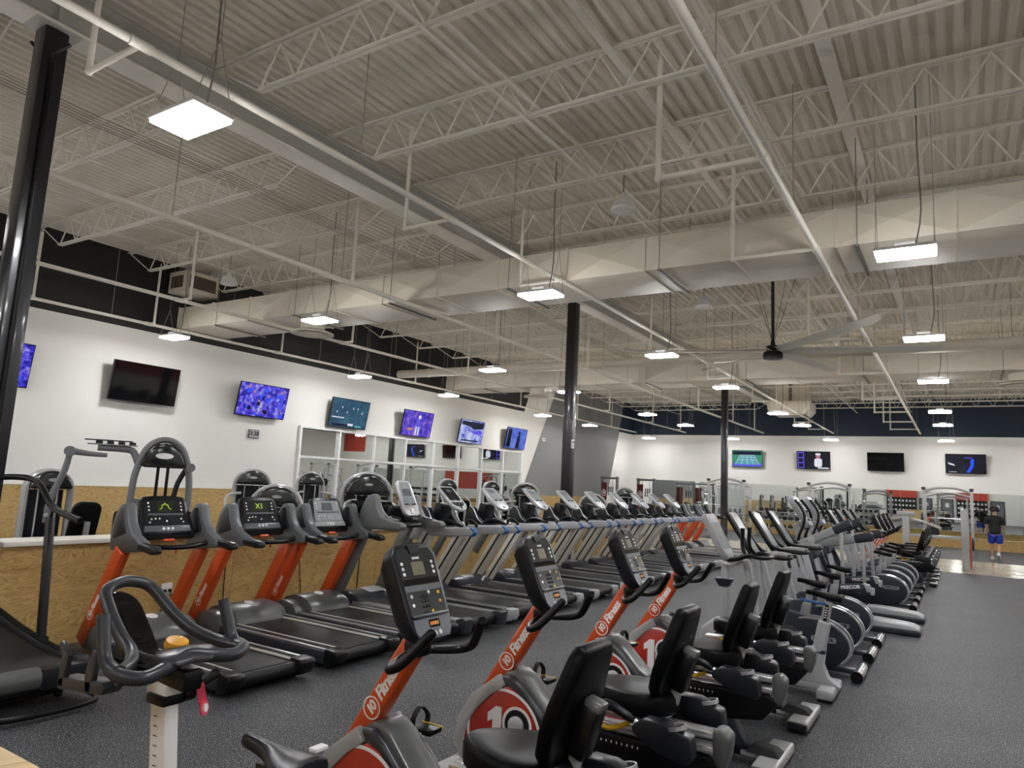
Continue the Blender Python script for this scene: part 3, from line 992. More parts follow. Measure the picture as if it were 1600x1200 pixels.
def brand_on_post(parent, p0, p1, yside, s, off):
    """circled 10 and the word Fitness running up the outer face of a post"""
    p0, p1 = V3(p0), V3(p1)
    U = (p1 - p0).normalized()
    Vv = Vector((0, 1, 0)).cross(U)
    base = p0 + (p1 - p0) * off
    base = Vector((base.x, yside, base.z))
    G().ring(base, U, Vv, s * .60, s * .68, 0, .0012, 22).build('logo_ring', 'white_print', parent)
    put_text(parent, '10', s * .86, 'white_print', base, U, Vv, bold=s * .035, shear=.1, spacing=.82)
    put_text(parent, 'Fitness', s * 1.06, 'white_print', base + U * s * .80, U, Vv, bold=s * .036, shear=.18, align='LEFT', spacing=.84)

def buttons(parent, pts, r, at, U, Vv, m='white_plastic'):
    k = (round(r, 4), m)
    me = BTN.get(k)
    if me is None:
        me = BTN[k] = G().lathe([(r, 0), (r, .002), (r * .7, .0035)], n=10).mesh('button', m)
    for x, y in pts:
        inst('button', me, parent, mw=frame(at(x, y), U, Vv))
BTN = {}

def surf(B, T, w):
    """console plane: B bottom centre, T top centre; returns at(u,v), U, V, length"""
    B, T = V3(B), V3(T)
    Vv = (T - B).normalized()
    U = Vector(YU)
    N = U.cross(Vv)
    return (lambda u, v, t=0.0: B + U * u + Vv * v + N * t), U, Vv, (T - B).length

# ---- orange-post treadmill
def treadmill_orange(painted_glare=False, picture='hill'):
    t = thing('treadmill', '', 'treadmill', (0, 0, 0), RZ, group='orange-post treadmills')
    G().lim(-.92, 1.0, -.34, .34, .035, .10).build('under_frame', 'rubber_black', t)
    G().lim(-.96, .52, -.265, .265, .10, .158).build('belt', 'belt', t, bev=.004)
    G().cyl((-.985, -.29, .105), (-.985, .29, .105), .052, n=16).build('rear_roller', 'belt', t)
    for s in (-1, 1):
        G().lim(-.95, .62, s * .30, s * .425, .05, .160).build('side_rail', 'charcoal', t, bev=.006)
        G().lim(-.93, .55, s * .285, s * .375, .160, .172).build('foot_rail', 'rubber_black', t, bev=.003)
        G().lim(-.95, .60, s * .378, s * .405, .160, .176).build('trim_strip', 'silver', t, bev=.003)
        G().lim(-.93, .50, s * .280, s * .290, .160, .178).build('trim_strip', 'champagne', t)
        G().prism([(-.93, .03), (-1.03, .045), (-1.085, .10), (-1.085, .155), (-1.06, .178), (-.93, .182)], s * .275, s * .43).build('end_cap', 'black_plastic', t, bev=.01)
        G().cyl((-.8, s * .36, 0.001), (-.8, s * .36, .05), .03, n=10).build('foot', 'rubber_black', t)
        G().cyl((.85, s * .36, 0.001), (.85, s * .36, .05), .03, n=10).build('foot', 'rubber_black', t)
        p0, p1 = (1.09, s * .40, .10), (.62, s * .40, .965)
        up = G().bar(p0, p1, .135, .085).build('upright', 'orange', t, bev=.008)
        g = G()
        for q in (.10, .16):
            g.cyl((p1[0] + q * .44 - .01, s * .40 - s * .044, p1[2] - q * .88), (p1[0] + q * .44 - .01, s * .40 - s * .048, p1[2] - q * .88), .008, n=6)
        g.build('bolt', 'steel', up)
        if s > 0:
            brand_on_post(t, p0, p1, s * .40 + .0430, .066, .30)
        # grey wing that carries the console
        w = [(.80, .95), (.82, 1.12), (.77, 1.28), (.70, 1.37), (.64, 1.385), (.60, 1.36), (.55, 1.22), (.46, 1.11), (.33, 1.06), (.30, 1.02), (.31, .975), (.55, .945)]
        wg = G().prism(w, s * .325, s * .425).build('side_wing', 'wing_grey', t, bev=.014)
        w2 = [(.755, 1.06), (.765, 1.13), (.73, 1.25), (.68, 1.33), (.645, 1.34), (.60, 1.22), (.55, 1.12)]
        G().prism(w2, s * .30, s * .328).build('inner_panel', 'dark_plastic', wg, bev=.005)
        G().prism(w2, s * .422, s * .430).build('outer_panel', 'charcoal', wg, bev=.003)
        # grip
        gp = [(.36, 1.055), (.12, 1.035), (.085, 1.01), (.09, .975), (.14, .965), (.36, .99)]
        G().prism(gp, s * .345, s * .43).build('hand_grip', 'dark_plastic', t, bev=.018, seg=3)
    hood = [(.47, .10), (.47, .165), (.50, .225), (.57, .285), (.68, .325), (.80, .33), (.94, .29), (1.06, .20), (1.09, .05), (.6, .05)]
    h = G().prism(hood, -.285, .285).build('motor_hood', 'hood_grey', t, bev=.012)
    for s in (-1, 1):
        hs = [(.57, .10), (.58, .17), (.64, .235), (.74, .275), (.84, .28), (.95, .245), (1.04, .17), (1.06, .05), (.6, .05)]
        G().prism(hs, s * .285, s * .43).build('hood_side', 'hood_grey', h, bev=.014)
    G().lathe([(.055, 0), (.055, .008), (.04, .012)], (.70, 0, .322), (-.22, 0, 1), 18).build('badge', 'white_plastic', h)
    G().tube([(.48, .35, 1.02), (.42, .26, 1.005), (.38, .12, .995), (.37, 0, .993), (.38, -.12, .995), (.42, -.26, 1.005), (.48, -.35, 1.02)], .024, 10, 3).build('cross_bar', 'black_plastic', t)
    # console
    at, U, Vv, L = surf((.56, 0, 1.06), (.73, 0, 1.455), .5)
    out = [(-.27, 0), (.27, 0), (.285, .05), (.235, L - .05), (.20, L - .012), (.10, L), (-.10, L), (-.20, L - .012), (-.235, L - .05), (-.285, .05)]
    cs = G().slab(out, at(0, 0, -.07), U, Vv, 0, .06).build('console', 'black_plastic', t, bev=.014)
    fc = [(-.225, .13), (.225, .13), (.195, L - .045), (-.195, L - .045)]
    G().slab(fc, at(0, 0, -.012), U, Vv, 0, .006).build('display_panel', 'painted_glare' if painted_glare else 'console_face', cs, bev=.002, seg=1)
    G().slab([(-.24, .065), (.24, .065), (.228, .125), (-.228, .125)], at(0, 0, -.012), U, Vv, 0, .014).build('control_bar', 'console_grey' if not painted_glare else 'painted_glare', cs, bev=.004)
    G().slab([(-.23, .01), (.23, .01), (.235, .055), (-.235, .055)], at(0, 0, -.012), U, Vv, 0, .002).build('tray', 'glass_black', cs)
    sc = [(-.085, .26), (.085, .26), (.08, L - .075), (-.08, L - .075)]
    G().slab(sc, at(0, 0, -.005), U, Vv, 0, .001).build('screen', 'console_grey' if painted_glare else 'led_green', cs)
    if not painted_glare:
        pl = [(-.06, .285), (-.035, .30), (-.03, .33), (-.012, .33), (0, .35), (.012, .33), (.03, .33), (.035, .30), (.06, .285)] if picture == 'hill' else []
        if picture != 'hill':
            put_text(cs, 'X1', .085, 'led_line', at(0, .315, -.003), U, Vv, name='led_figure')
        for a, b in zip(pl[:-1], pl[1:]):
            d = Vector((b[0] - a[0], b[1] - a[1])).normalized()
            nn = (-d.y * .003, d.x * .003)
            G().slab([(a[0] - nn[0], a[1] - nn[1]), (b[0] - nn[0], b[1] - nn[1]), (b[0] + nn[0], b[1] + nn[1]), (a[0] + nn[0], a[1] + nn[1])], at(0, 0, -.003), U, Vv, 0, .0008).build('led_figure', 'led_line', cs)
    G().slab(rr(.36, .018, .004, 2, 0, .238), at(0, 0, -.005), U, Vv, 0, .001).build('key_strip', 'console_grey', cs)
    buttons(cs, [(sx * .165, .28 + .035 * q) for sx in (-1, 1) for q in range(3)] + [(sx * .15, .19) for sx in (-1, 1)] + [(-.11, .195), (-.07, .195), (.17, .16), (-.17, .16), (.0, .17)], .009, lambda a, b: at(a, b, -.005), U, Vv)
    buttons(cs, [(-.045, .095), (0, .095), (.045, .095)], .014, lambda a, b: at(a, b, .002), U, Vv)
    G().slab(rr(.11, .022, .01, 3, 0, -.015), at(0, 0, -.03), U, Vv, 0, .03).build('stop_key', 'orange', cs, bev=.004)
    g = G().tube([at(.04, -.03), at(.045, -.08), at(.05, -.12)], .003, 5)
    g.ell(at(.05, -.135), .008, .012, .022, 8, 5)
    g.build('tether_clip', 'red', cs)
    return t

# ---- grey-post treadmill with a silver console
def treadmill_grey():
    t = thing('treadmill', 'grey-post treadmill with a slim silver console beside the orange ones', 'treadmill', (0, 0, 0), RZ)
    G().lim(-.95, 1.0, -.36, .36, .035, .11).build('under_frame', 'rubber_black', t)
    G().lim(-.98, .55, -.28, .28, .11, .178).build('belt', 'belt', t, bev=.004)
    G().cyl((-1.0, -.30, .12), (-1.0, .30, .12), .058, n=16).build('rear_roller', 'belt', t)
    for s in (-1, 1):
        G().lim(-.98, .64, s * .29, s * .43, .06, .185).build('side_rail', 'pewter', t, bev=.01)
        G().prism([(-.98, .03), (-1.10, .05), (-1.12, .20), (-1.06, .215), (-.98, .195)], s * .28, s * .44).build('end_cap', 'charcoal', t, bev=.012)
        G().cyl((-.85, s * .36, 0.001), (-.85, s * .36, .05), .03, n=10).build('foot', 'rubber_black', t)
        G().cyl((.85, s * .36, 0.001), (.85, s * .36, .05), .03, n=10).build('foot', 'rubber_black', t)
        G().bar((1.0, s * .40, .10), (.50, s * .40, 1.13), .15, .085).build('upright', 'pewter', t, bev=.02)
        w = [(.62, 1.10), (.60, 1.30), (.52, 1.46), (.42, 1.52), (.36, 1.48), (.34, 1.36), (.26, 1.24), (.08, 1.20), (-.05, 1.19), (-.10, 1.15), (-.08, 1.10), (.2, 1.09), (.4, 1.08)]
        wg = G().prism(w, s * .335, s * .45).build('side_wing', 'pewter', t, bev=.02, seg=3)
        w2 = [(.53, 1.22), (.50, 1.37), (.44, 1.45), (.40, 1.40), (.36, 1.28)]
        G().prism(w2, s * .315, s * .337).build('inner_panel', 'dark_plastic', wg, bev=.005)
        G().tube([(.40, s * .335, 1.46), (.33, s * .332, 1.32), (.22, s * .332, 1.235), (.05, s * .332, 1.21)], .012, 8, 3).build('trim_strip', 'silver', wg)
    G().prism([(.50, .10), (.50, .18), (.60, .26), (.75, .29), (.92, .27), (1.05, .18), (1.06, .05)], -.42, .42).build('motor_hood', 'charcoal', t, bev=.02)
    G().prism([(.60, .27), (.74, .303), (.80, .303), (.66, .27)], -.15, .15).build('hood_plate', 'light_grey', t, bev=.004)
    G().tube([(.32, -.34, 1.16), (.14, -.22, 1.14), (.10, 0, 1.135), (.14, .22, 1.14), (.32, .34, 1.16)], .026, 10, 4).build('cross_bar', 'black_plastic', t)
    G().ell((.28, .16, 1.20), .10, .09, .05).build('cup_holder', 'charcoal', t)
    G().ell((.28, -.16, 1.20), .10, .09, .05).build('cup_holder', 'charcoal', t)
    G().bar((.42, 0, 1.10), (.33, 0, 1.36), .10, .34).build('console_mast', 'dark_plastic', t, bev=.02)
    at, U, Vv, L = surf((.10, 0, 1.26), (.32, 0, 1.70), .3)
    out = [(-.10, 0), (.10, 0), (.14, .03), (.155, .12), (.13, L - .03), (.10, L), (-.10, L), (-.13, L - .03), (-.155, .12), (-.14, .03)]
    cs = G().slab(out, at(0, 0, -.05), U, Vv, 0, .05).build('console', 'silver', t, bev=.014, seg=3)
    G().slab([(-.115, .16), (.115, .16), (.10, L - .03), (-.10, L - .03)], at(0, 0, .0), U, Vv, 0, .004).build('display_panel', 'painted_glare', cs)
    G().slab(rr(.16, .10, .01, 2, 0, .32), at(0, 0, .004), U, Vv, 0, .0012).build('screen', 'console_grey', cs)
    for q in (-1, 1):
        G().slab(rr(.07, .012, .004, 2, q * .07, .155), at(0, 0, .0), U, Vv, 0, .012).build('reading_ledge', 'black_plastic', cs)
    G().slab(rr(.06, .07, .015, 3, 0, .06), at(0, 0, 0), U, Vv, 0, .014).build('stop_button', 'white_plastic', cs, bev=.003)
    return t

# ---- silver treadmill with sloping strap posts and blue-tipped rails
def treadmill_silver(dark_face=False):
    t = thing('treadmill', '', 'treadmill', (0, 0, 0), RZ, group='silver treadmills with blue-tipped rails')
    G().lim(-.95, 1.0, -.36, .36, .035, .11).build('under_frame', 'rubber_black', t)
    G().lim(-.98, .55, -.28, .28, .11, .175).build('belt', 'belt', t, bev=.004)
    G().cyl((-1.0, -.30, .12), (-1.0, .30, .12), .055, n=16).build('rear_roller', 'belt', t)
    for s in (-1, 1):
        G().lim(-.99, .60, s * .29, s * .42, .06, .178).build('side_rail', 'charcoal', t, bev=.008)
        G().lim(-.95, .55, s * .385, s * .410, .178, .186).build('trim_strip', 'silver', t)
        G().lim(-.95, .55, s * .285, s * .295, .175, .184).build('trim_strip', 'silver', t)
        G().prism([(-.98, .03), (-1.07, .05), (-1.10, .11), (-1.09, .185), (-.98, .19)], s * .28, s * .43).build('end_cap', 'light_grey', t, bev=.012)
        G().cyl((-.85, s * .36, 0.001), (-.85, s * .36, .05), .03, n=10).build('foot', 'rubber_black', t)
        G().cyl((.85, s * .36, 0.001), (.85, s * .36, .05), .03, n=10).build('foot', 'rubber_black', t)
        p0, p1 = Vector((.90, s * .385, .12)), Vector((.33, s * .385, 1.00))
        up = G().bar(p0, p1, .17, .09).build('upright', 'champagne', t, bev=.010)
        off = Vector((.0, 0, 0))
        G().bar(p0 + off, p1 + off, .028, .094).build('groove', 'dark_plastic', up)
        # handrail
        rail = [(.64, .90), (.67, .98), (.61, 1.05), (.48, 1.075), (-.30, 1.125), (-.40, 1.105), (-.43, 1.065), (-.40, 1.03), (-.28, 1.01), (.36, .965), (.50, .90)]
        hr = G().prism(rail, s * .345, s * .425).build('hand_rail', 'light_grey', t, bev=.016, seg=3)
        G().prism([(-.36, 1.128), (-.41, 1.113), (-.442, 1.065), (-.41, 1.02), (-.35, 1.006), (-.36, 1.014), (-.40, 1.034), (-.425, 1.065), (-.40, 1.10), (-.36, 1.116)], s * .342, s * .428).build('rail_tip', 'blue', hr, bev=.004)
        G().bar((.64, s * .385, .97), (.86, s * .385, .60), .10, .07).build('front_brace', 'pewter', t, bev=.012)
        # black shroud beside the console
        sh = [(.62, 1.08), (.60, 1.26), (.52, 1.36), (.46, 1.33), (.40, 1.20), (.26, 1.09)]
        sw = G().prism(sh, s * .20, s * .30).build('side_shroud', 'dark_plastic', t, bev=.012)
        G().tube([(.52, s * .305, 1.365), (.44, s * .305, 1.30), (.36, s * .305, 1.17), (.25, s * .305, 1.10)], .009, 6, 3).build('trim_strip', 'silver', sw)
        G().tube([(.24, s * .34, 1.10), (.20, s * .30, 1.16), (.10, s * .24, 1.175), (-.02, s * .20, 1.13), (-.06, s * .16, 1.115)], .022, 8, 4).build('hand_grip', 'black_plastic', t)
    G().prism([(.48, .10), (.50, .18), (.62, .25), (.78, .275), (.95, .25), (1.05, .17), (1.06, .05)], -.42, .42).build('motor_hood', 'navy_grey', t, bev=.02)
    G().prism([(.66, .258), (.74, .28), (.79, .28), (.71, .258)], -.12, .12).build('hood_plate', 'light_grey', t, bev=.003)
    G().bar((.50, 0, 1.02), (.40, 0, 1.40), .14, .27).build('console_mast', 'dark_plastic', t, bev=.03)
    G().lim(.2, .55, -.34, .34, 1.02, 1.08).build('console_shelf', 'navy_grey', t, bev=.02)
    at, U, Vv, L = surf((.06, 0, 1.33), (.42, 0, 1.645), .3)
    bot = [(.17 * math.sin(a), .12 - .12 * math.cos(a)) for a in [math.radians(q) for q in range(-75, 76, 15)]]
    out = bot + [(.175, .16), (.17, L - .02), (.15, L), (-.15, L), (-.17, L - .02), (-.175, .16)]
    cs = G().slab(out, at(0, 0, -.05), U, Vv, 0, .045).build('console', 'console_silver', t, bev=.012, seg=3)
    G().slab([(-.13, .20), (.13, .20), (.135, L - .03), (-.135, L - .03)], at(0, 0, -.005), U, Vv, 0, .004).build('display_panel', 'console_face' if dark_face else 'painted_glare', cs)
    if dark_face:
        G().slab([(.14 * math.sin(math.radians(q)), .17 - .10 * math.cos(math.radians(q))) for q in range(-80, 81, 20)], at(0, 0, -.005), U, Vv, 0, .004).build('key_panel', 'console_face', cs)
        buttons(cs, [(-.07, .12), (0, .11), (.07, .12), (-.05, .15), (.05, .15)], .01, lambda a, b: at(a, b, 0), U, Vv, 'light_grey')
        G().slab(rr(.10, .05, .006, 2, 0, L - .10), at(0, 0, -.001), U, Vv, 0, .001).build('screen', 'console_grey', cs)
    else:
        G().slab(rr(.16, .07, .006, 2, 0, L - .09), at(0, 0, -.001), U, Vv, 0, .001).build('screen', 'console_grey', cs)
    for q in (-1, 1):
        G().slab(rr(.08, .014, .004, 2, q * .065, .195), at(0, 0, -.004), U, Vv, 0, .014).build('reading_ledge', 'black_plastic', cs)
    G().slab(rr(.03, .04, .006, 2, 0, .05), at(0, 0, -.005), U, Vv, 0, .006).build('key_slot', 'black_plastic', cs)
    return t

# ---- orange recumbent bike
def recumbent():
    t = thing('recumbent_bike', '', 'exercise bike', (0, 0, 0), RZ, group='orange-post recumbent bikes')
    # floor frame
    G().bar((.86, 0, .06), (-.66, 0, .06), .05, .10).build('floor_beam', 'black_plastic', t, bev=.008)
    G().lim(-.78, -.52, -.07, .07, .045, .075).build('rear_plate', 'frame_silver', t, bev=.008)
    for x, nm in ((-.72, 'rear_stabiliser'), (.80, 'front_stabiliser')):
        st = G().lim(x - .075, x + .075, -.30, .30, .015, .085).build(nm, 'frame_silver', t, bev=.022, seg=3)
        for s in (-1, 1):
            G().lim(x - .07, x + .07, s * .285, s * .325, .012, .075).build('end_cap', 'dark_plastic', st, bev=.012)
            G().lim(x - .05, x + .05, s * .20, s * .28, 0.001, .016).build('foot', 'rubber_black', st)
        if x < 0:
            G().loft([[(x - .06, -.06, .085), (x + .16, -.06, .085), (x + .16, .12, .085), (x - .06, .12, .085)], [(x - .02, -.04, .12), (x + .12, -.03, .135), (x + .12, .08, .135), (x - .02, .08, .12)]]).build('foot_pad', 'rubber_black', st, bev=.01)
    # drive housing
    body = [(.62, .08), (.74, .10), (.79, .22), (.76, .36), (.68, .48), (.56, .57), (.50, .63), (.43, .635), (.36, .59), (.24, .48), (.16, .41), (.12, .30), (.12, .10), (.2, .07)]
    hb = G().prism(body, -.125, .125).build('housing', 'charcoal', t, bev=.02, seg=3)
    top = [(.50, .635), (.43, .655), (.36, .62), (.19, .455), (.12, .42), (.12, .36), (.17, .37), (.35, .55), (.43, .59), (.50, .575)]
    G().prism(top, -.085, .085).build('top_cover', 'hood_grey', hb, bev=.015)
    for s in (-1, 1):
        red = [(.62, .10), (.70, .16), (.73, .25), (.70, .36), (.63, .45), (.53, .535), (.44, .58), (.37, .55), (.27, .45), (.20, .34), (.18, .20), (.2, .10)]
        rc = G().prism(red, s * .124, s * .138).build('side_cover', 'red_cover', hb, bev=.005)
        band = [(.60, .085), (.74, .12), (.795, .22), (.77, .36), (.69, .49), (.58, .575), (.50, .64), (.46, .58), (.55, .515), (.635, .43), (.70, .34), (.725, .24), (.69, .15)]
        G().prism(band, s * .11, s * .150).build('front_band', 'frame_silver', hb, bev=.008)
        c = Vector((.365, s * .139, .385))
        U = Vector((-1, 0, 0)) if s > 0 else Vector((1, 0, 0))
        Vv = Vector((0, 0, 1))
        # big printed roundel and 10
        o2 = Vector((.455, s * .139, .315))
        G().ring(o2, U, Vv, .235, .251, 0, .0015, 40, 18 if s > 0 else -18, 200 if s > 0 else 200).build('roundel', 'white_print', rc)
        G().slab([(-.075, -.15), (-.015, -.15), (-.015, .145), (-.055, .145), (-.11, .10), (-.11, .05), (-.075, .07)], o2 + U * -.0, U, Vv, 0, .0018).build('printed_one', 'white_print', rc)
        G().ring(c, U, Vv, .082, .098, 0, .0018, 28).build('printed_zero', 'white_print', rc)
        for q in (-.092, .06):
            G().slab([(q, -.02), (q + .032, -.02), (q + .032, -.16), (q, -.16)], c, U, Vv, 0, .0018).build('printed_zero', 'white_print', rc)
        G().ring(c, U, Vv, .0, .080, 0, .004, 24).build('crank_recess', 'dark_plastic', rc)
        # crank and pedal
        a = math.radians(-105) if s > 0 else math.radians(75)
        d = Vector((math.cos(a), 0, math.sin(a)))
        ck = G().lathe([(.048, 0), (.05, .02), (.03, .03)], c, (0, s, 0), 18)
        e = c + d * .17 + Vector((0, s * .035, 0))
        ck.bar(c + Vector((0, s * .02, 0)), e, .055, .022, (0, 1, 0), .034, .02)
        cr = ck.build('crank', 'frame_silver', t, bev=.003)
        pc = e + Vector((0, s * .065, 0))
        pd = G().box(pc.x, pc.y, pc.z, .12, .10, .025).build('pedal', 'black_plastic', cr, bev=.008)
        G().box(pc.x, pc.y + s * .048, pc.z + .008, .125, .008, .012).build('pedal_edge', 'yellow', pd)
        G().tube([(pc.x + .04, pc.y - .05, pc.z), (pc.x + .04, pc.y - .055, pc.z + .05), (pc.x + .045, pc.y, pc.z + .095), (pc.x + .04, pc.y + .055, pc.z + .05), (pc.x + .04, pc.y + .05, pc.z)], .017, 6, 4, flat=.22, side=(1, 0, 0)).build('pedal_strap', 'rubber_black', pd)
    # orange post
    p0, p1 = (.66, 0, .46), (.29, 0, 1.04)
    G().bar(p0, p1, .105, .088).build('post', 'orange', t, bev=.02, seg=3)
    brand_on_post(t, p0, p1, .0445, .076, .40)
    # console
    at, U, Vv, L = surf((.195, 0, 1.03), (.385, 0, 1.445), .3)
    ring0 = [(-.085, .0), (.085, .0), (.125, .03), (.146, .10), (.160, L - .06), (.12, L - .01), (.06, L), (-.06, L), (-.12, L - .01), (-.160, L - .06), (-.146, .10), (-.125, .03)]
    g = G()
    rings = []
    for tt, k in ((-.11, .80), (-.06, .97), (0, 1.0)):
        rings.append([at(u * k, L / 2 + (v - L / 2) * k, tt) for u, v in ring0])
    g.loft(rings)
    cs = g.build('console', 'dark_plastic', t, bev=.008)
    fl = [(-.125, .115), (.125, .115), (.135, L - .07), (.11, L - .03), (.04, L - .03), (.025, L - .055), (-.025, L - .055), (-.04, L - .03), (-.11, L - .03), (-.135, L - .07)]
    G().slab(fl, at(0, 0, 0), U, Vv, 0, .003).build('display_panel', 'console_face', cs)
    G().slab([(-.10, .012), (.10, .012), (.125, .05), (.125, .105), (-.125, .105), (-.125, .05)], at(0, 0, 0), U, Vv, 0, .006).build('key_panel', 'console_grey', cs, bev=.002, seg=1)
    G().slab([(-.03, L - .055), (.03, L - .055), (.045, L - .015), (-.045, L - .015)], at(0, 0, 0), U, Vv, 0, .008).build('fan_vent', 'black_plastic', cs)
    G().slab(rr(.086, .062, .003, 1, 0, L - .125), at(0, 0, .003), U, Vv, 0, .0012).build('screen', 'led_dots', cs)
    G().slab(rr(.25, .026, .003, 1, 0, L - .185), at(0, 0, .003), U, Vv, 0, .001).build('info_strip', 'glass_black', cs)
    G().slab(rr(.25, .026, .003, 1, 0, L - .215), at(0, 0, .003), U, Vv, 0, .001).build('info_strip', 'console_grey', cs)
    G().slab(rr(.25, .012, .003, 1, 0, .118), at(0, 0, .003), U, Vv, 0, .012).build('reading_ledge', 'console_grey', cs, bev=.003)
    G().slab(rr(.075, .035, .003, 1, .01, .078), at(0, 0, .006), U, Vv, 0, .001).build('heart_display', 'glass_black', cs)
    for q in range(7):
        G().slab(rr(.006, .016, .001, 1, -.016 + q * .0085, .078), at(0, 0, .007), U, Vv, 0, .0006).build('heart_bar', 'led_red' if q % 2 else 'yellow', cs)
    fa = lambda a, b: at(a, b, .003)
    buttons(cs, [(sx * .105, L - .10 - .024 * q) for sx in (-1, 1) for q in range(3)] + [(-.095, L - .25), (-.095, L - .29), (.028, L - .238)], .0085, fa, U, Vv)
    buttons(cs, [(.095, L - .245), (.095, L - .285), (.025, L - .325)], .0085, fa, U, Vv, 'yellow')
    buttons(cs, [(-.025 + .02 * (q % 3), L - .255 - .022 * (q // 3)) for q in range(9)] + [(-.025, L - .325), (-.005, L - .325)], .0075, fa, U, Vv, 'black_plastic')
    buttons(cs, [(-.035, .035), (0, .033), (.035, .035)], .011, lambda a, b: at(a, b, .006), U, Vv)
    put_text(cs, 'MATRIX', .014, 'white_print', at(0, L - .077, .0035), U, Vv, bold=.0006)
    # handlebars
    for s in (-1, 1):
        G().tube([(.30, s * .03, .975), (.30, s * .12, .955), (.255, s * .235, .945), (.215, s * .265, .955), (.17, s * .255, .985), (.09, s * .19, 1.095), (.08, s * .18, 1.11)], [.018, .019, .02, .021, .022, .022, .02], 10, 4).build('handlebar', 'black_plastic', t)
    G().box(.30, 0, .985, .09, .10, .07).build('bar_clamp', 'black_plastic', t, bev=.015)
    # seat rail
    lb = [(.10, .44), (-.70, .44), (-.76, .40), (-.66, .28), (-.40, .24), (.02, .10), (.10, .10)]
    G().prism(lb, -.055, .055).build('seat_beam', 'black_plastic', t, bev=.012)
    lg = [(-.20, .30), (-.46, .28), (-.56, .09), (-.40, .075), (.0, .075)]
    G().prism(lg, -.05, .05).build('rear_leg', 'navy_grey', t, bev=.012)
    for z0, z1 in ((.455, .49), (.525, .56)):
        G().lim(-.74, .06, -.045, .045, z0, z1).build('seat_rail', 'chrome', t, bev=.006)
    G().prism([(-.72, .425), (-.72, .575), (-.77, .585), (-.81, .55), (-.80, .46), (-.775, .38)], -.062, .062).build('rail_cap', 'hood_grey', t, bev=.018, seg=3)
    for q in range(10):
        G().box(-.06 - q * .03, .057, .40, .006, .002, .012).build('scale_mark', 'white_print', t)
    # seat
    sp = [[(-.30 + .30 * math.cos(a) * (1 if math.cos(a) > 0 else .75), .215 * math.sin(a) * (1.0 - .25 * max(0, math.cos(a))), z) for a in [2 * PI * k / 20 for k in range(20)]] for z in (.60, .63, .675)]
    sp.append([((x + .30) * .93 - .30, y * .92, .70) for x, y, z in sp[2]])
    sp.append([((x + .30) * .70 - .30, y * .65, .705) for x, y, z in sp[2]])
    G().loft(sp).build('seat', 'vinyl_black', t, bev=.006)
    G().lim(-.44, -.14, -.09, .09, .56, .61).build('seat_carriage', 'dark_plastic', t, bev=.01)
    # back rest
    B, T = V3((-.42, 0, .68)), V3((-.57, 0, 1.15))
    Vb = (T - B).normalized()
    ub = Vector((0, 1, 0))
    nb = ub.cross(Vb)
    Lb = (T - B).length
    bo = [(-.11, 0), (.11, 0), (.17, .05), (.205, .16), (.20, .26), (.15, Lb - .04), (.12, Lb), (-.12, Lb), (-.15, Lb - .04), (-.20, .26), (-.205, .16), (-.17, .05)]
    rg = [[B + ub * (u * k) + Vb * (Lb / 2 + (v - Lb / 2) * k) + nb * tt for u, v in bo] for tt, k in ((-.05, .80), (-.04, .97), (0, 1.0), (.022, .94))]
    bk = G().loft(rg).build('backrest', 'vinyl_black', t, bev=.01)
    bs = [(-.05, .07), (.05, .07), (.05, .26), (.03, .29), (-.03, .29), (-.05, .26)]
    G().slab(bs, B, ub, Vb, -.125, -.045).build('back_cover', 'black_plastic', bk, bev=.012)
    G().slab([(-.045, .265), (.045, .265), (.03, .30), (-.03, .30)], B, ub, Vb, -.13, -.055).build('cover_cap', 'hood_grey', bk, bev=.008)
    G().tube([(-.28, 0, .58), (-.42, 0, .582), (-.49, 0, .62), (-.53, 0, .79)], .028, 12, 3).build('back_post', 'frame_silver', t)
    # arm pods
    for s in (-1, 1):
        pod = [(-.39, .59), (-.46, .635), (-.56, .635), (-.69, .59), (-.70, .49), (-.67, .465), (-.53, .49), (-.40, .555)]
        pd = G().prism(pod, s * .215, s * .315).build('arm_pod', 'dark_plastic', t, bev=.014)
        G().ring((-.605, s * .265, .618), (1, 0, -.25), (0, 1, 0), .046, .053, -.01, .008, 20).build('cup_ring', 'silver', pd)
        G().lathe([(.047, 0), (.047, .006)], (-.605, s * .265, .612), (.25, 0, 1), 16).build('cup_well', 'glass_black', pd)
        G().tube([(-.40, s * .265, .595), (-.35, s * .27, .62), (-.27, s * .27, .65), (-.22, s * .265, .655)], [.014, .022, .024, .018], 10, 3).build('hand_grip', 'black_plastic', pd)
        G().cyl((-.425, s * .265, .585), (-.395, s * .265, .598), .02, n=12).build('grip_collar', 'silver', pd)
    G().tube([(-.30, .10, .53), (-.20, .16, .50), (-.12, .14, .545), (-.10, .10, .555)], .012, 8, 4).build('seat_lever', 'yellow', t)
    return t

# ---- shared bits for upright bikes
def saddle(t, x, z, L=.27, w=.11, m='vinyl_black', y=0.0):
    rings = []
    for k in range(9):
        u = k / 8
        hw = w * (.22 + .78 * (1 / (1 + math.exp(-(u - .55) * 11)))) * (1 if u < .97 else .8)
        h = .03 + .02 * u
        cx = x + L * (.5 - u)
        zz = z + .012 * math.cos(u * PI * 1.2)
        rings.append([(cx, y - hw, zz - h * .2), (cx, y - hw * .9, zz + h * .25), (cx, y - hw * .35, zz + h * .5), (cx, y + hw * .35, zz + h * .5), (cx, y + hw * .9, zz + h * .25), (cx, y + hw, zz - h * .2), (cx, y + hw * .6, zz - h * .8), (cx, y - hw * .6, zz - h * .8)])
    return G().loft(rings).build('saddle', m, t, bev=.004, smooth=60)

